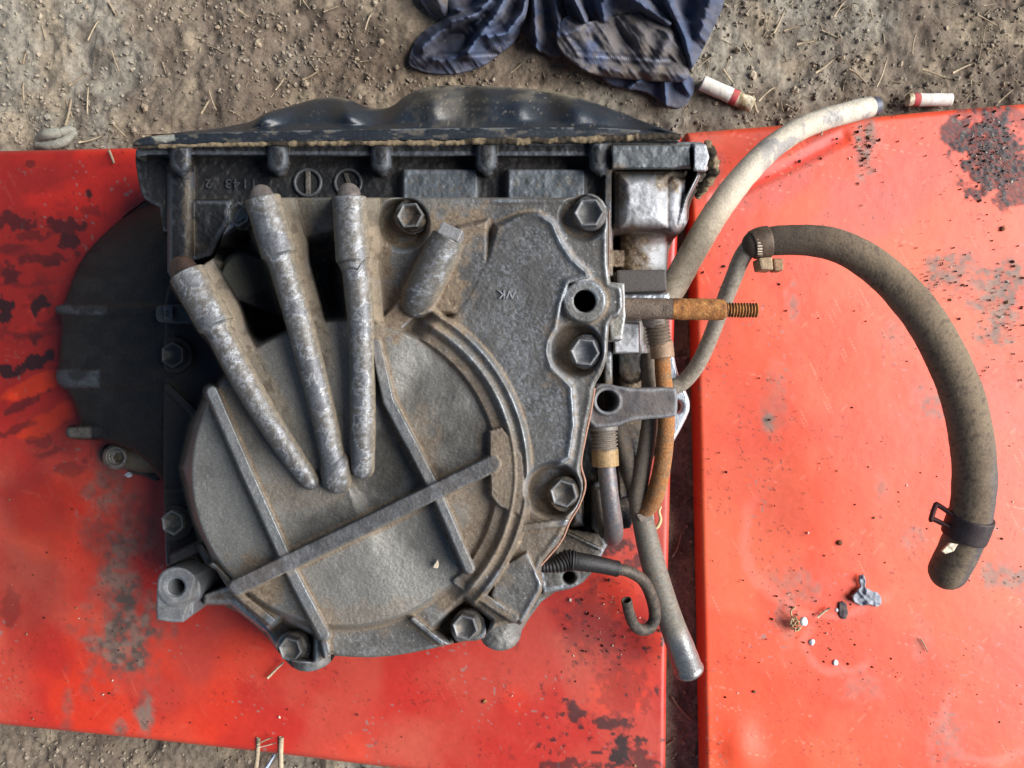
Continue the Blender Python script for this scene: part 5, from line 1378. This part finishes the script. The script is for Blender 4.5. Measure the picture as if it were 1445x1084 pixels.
# grey ridged scrap half buried at the left
scr = empty('rubber_scrap', tuple(float(v) for v in P(79, 194, 4)))
tag(scr, 'dusty pale grey ridged rubber scrap half buried at the edge of the left red panel', 'rubber scrap')
GRY = lambda u, t, V, D: (np.clip(srgb(132, 130, 118) * (.6 + .8 * fbm3(V[..., 0] / .006, V[..., 1] / .006, V[..., 2] / .006, 3, 999))[..., None], 0, 1), .85, 0)
tube('lower_ridge', [(54, 205, 8, 5), (70, 206, 10, 6.5), (88, 201, 10, 6.5), (104, 189, 8, 5)], M_RUB, scr, 20, cf=GRY, cap=('round', 'round'), rough_mm=.6, rough_s=4)
tube('upper_ridge', [(54, 196, 8, 5), (66, 190, 12, 7.5), (80, 188, 12, 7), (84, 187, 11, 6)], M_RUB, scr, 20, cf=GRY, cap=('round', 'round'), rough_mm=.6, rough_s=4)
tube('upper_end', [(88, 186, 11, 6), (98, 183, 9, 5.5), (103, 184, 7, 4.5)], M_RUB, scr, 20, cf=GRY, cap=('round', 'round'), rough_mm=.6, rough_s=4)
straw(96, 158, 40, 78, 2.2, 4, 0, 'curved pale twig above the grey rubber scrap', None, .4, 'twig', srgb(140, 126, 104))
# pale chip on the cover
chip = field('paint_chip', [(611, 801), (613, 796), (618, 790), (619, 797), (618, 802), (614, 802)], lambda X, Y, sd: zt(615, 797) + 9.5, flat_cf(srgb(214, 196, 170), .7, 0, .2), M_PAPER, step=.7, rnd=(.5, .2), thick=1.2, ctx=False)
tag(chip, 'tiny cream chip lying on the gearbox cover below the long bar', 'chip')

# grit sprinkled on the panels
def grit():
    n = 2600
    x = rng.uniform(0, 1445, n); y = rng.uniform(150, 1084, n)
    d = fbm(x / 70, y / 70, 3, 1001)
    k = on_panel(x, y) & (sdf(x, y, RP) < -8) | ((sdf(x, y, LP) < -8) & (y > 700) & (sdf(x, y, COVER) > 60) & (rng.random(n) < .6))
    k &= (d + rng.uniform(-.2, .2, n)) > .47
    x, y = x[k], y[k]
    n2_ = 520
    xa = rng.normal(1398, 26, n2_); ya = rng.normal(220, 34, n2_)
    xb = rng.normal(1222, 10, 160); yb = rng.normal(205, 26, 160)
    xc = rng.normal(1330, 24, 120); yc = rng.normal(390, 20, 120)
    xd = rng.normal(1412, 20, 160); yd = rng.normal(430, 36, 160)
    xe = rng.normal(1150, 30, 90); ye = rng.normal(880, 34, 90)
    xf = rng.normal(850, 30, 160); yf = rng.normal(860, 50, 160)
    x = np.concatenate([x, xa, xb, xc, xd, xe, xf]); y = np.concatenate([y, ya, yb, yc, yd, ye, yf])
    r = rng.gamma(2.0, .42, len(x)).clip(.5, 3.0)
    V, F = lumps(len(x), r * .47e-3)
    wx, wy, wz = P(x, y, PZ + .3)
    V[..., 0] += wx[:, None]; V[..., 1] += wy[:, None]; V[..., 2] += (wz + r * .2e-3)[:, None]
    t = rng.random((len(x), 1))
    c = np.where(t < .55, srgb(58, 34, 28), np.where(t < .85, srgb(126, 96, 72), srgb(196, 184, 170)))
    o = mesh_obj('grit', V.reshape(-1, 3), None, M_SOIL, tris=F, col=np.repeat(c, 12, 0), rough=.9, smooth=False)
    tag(o, 'fine dark grit and crumbs sprinkled over the red panels', 'grit', kind='stuff')
grit()
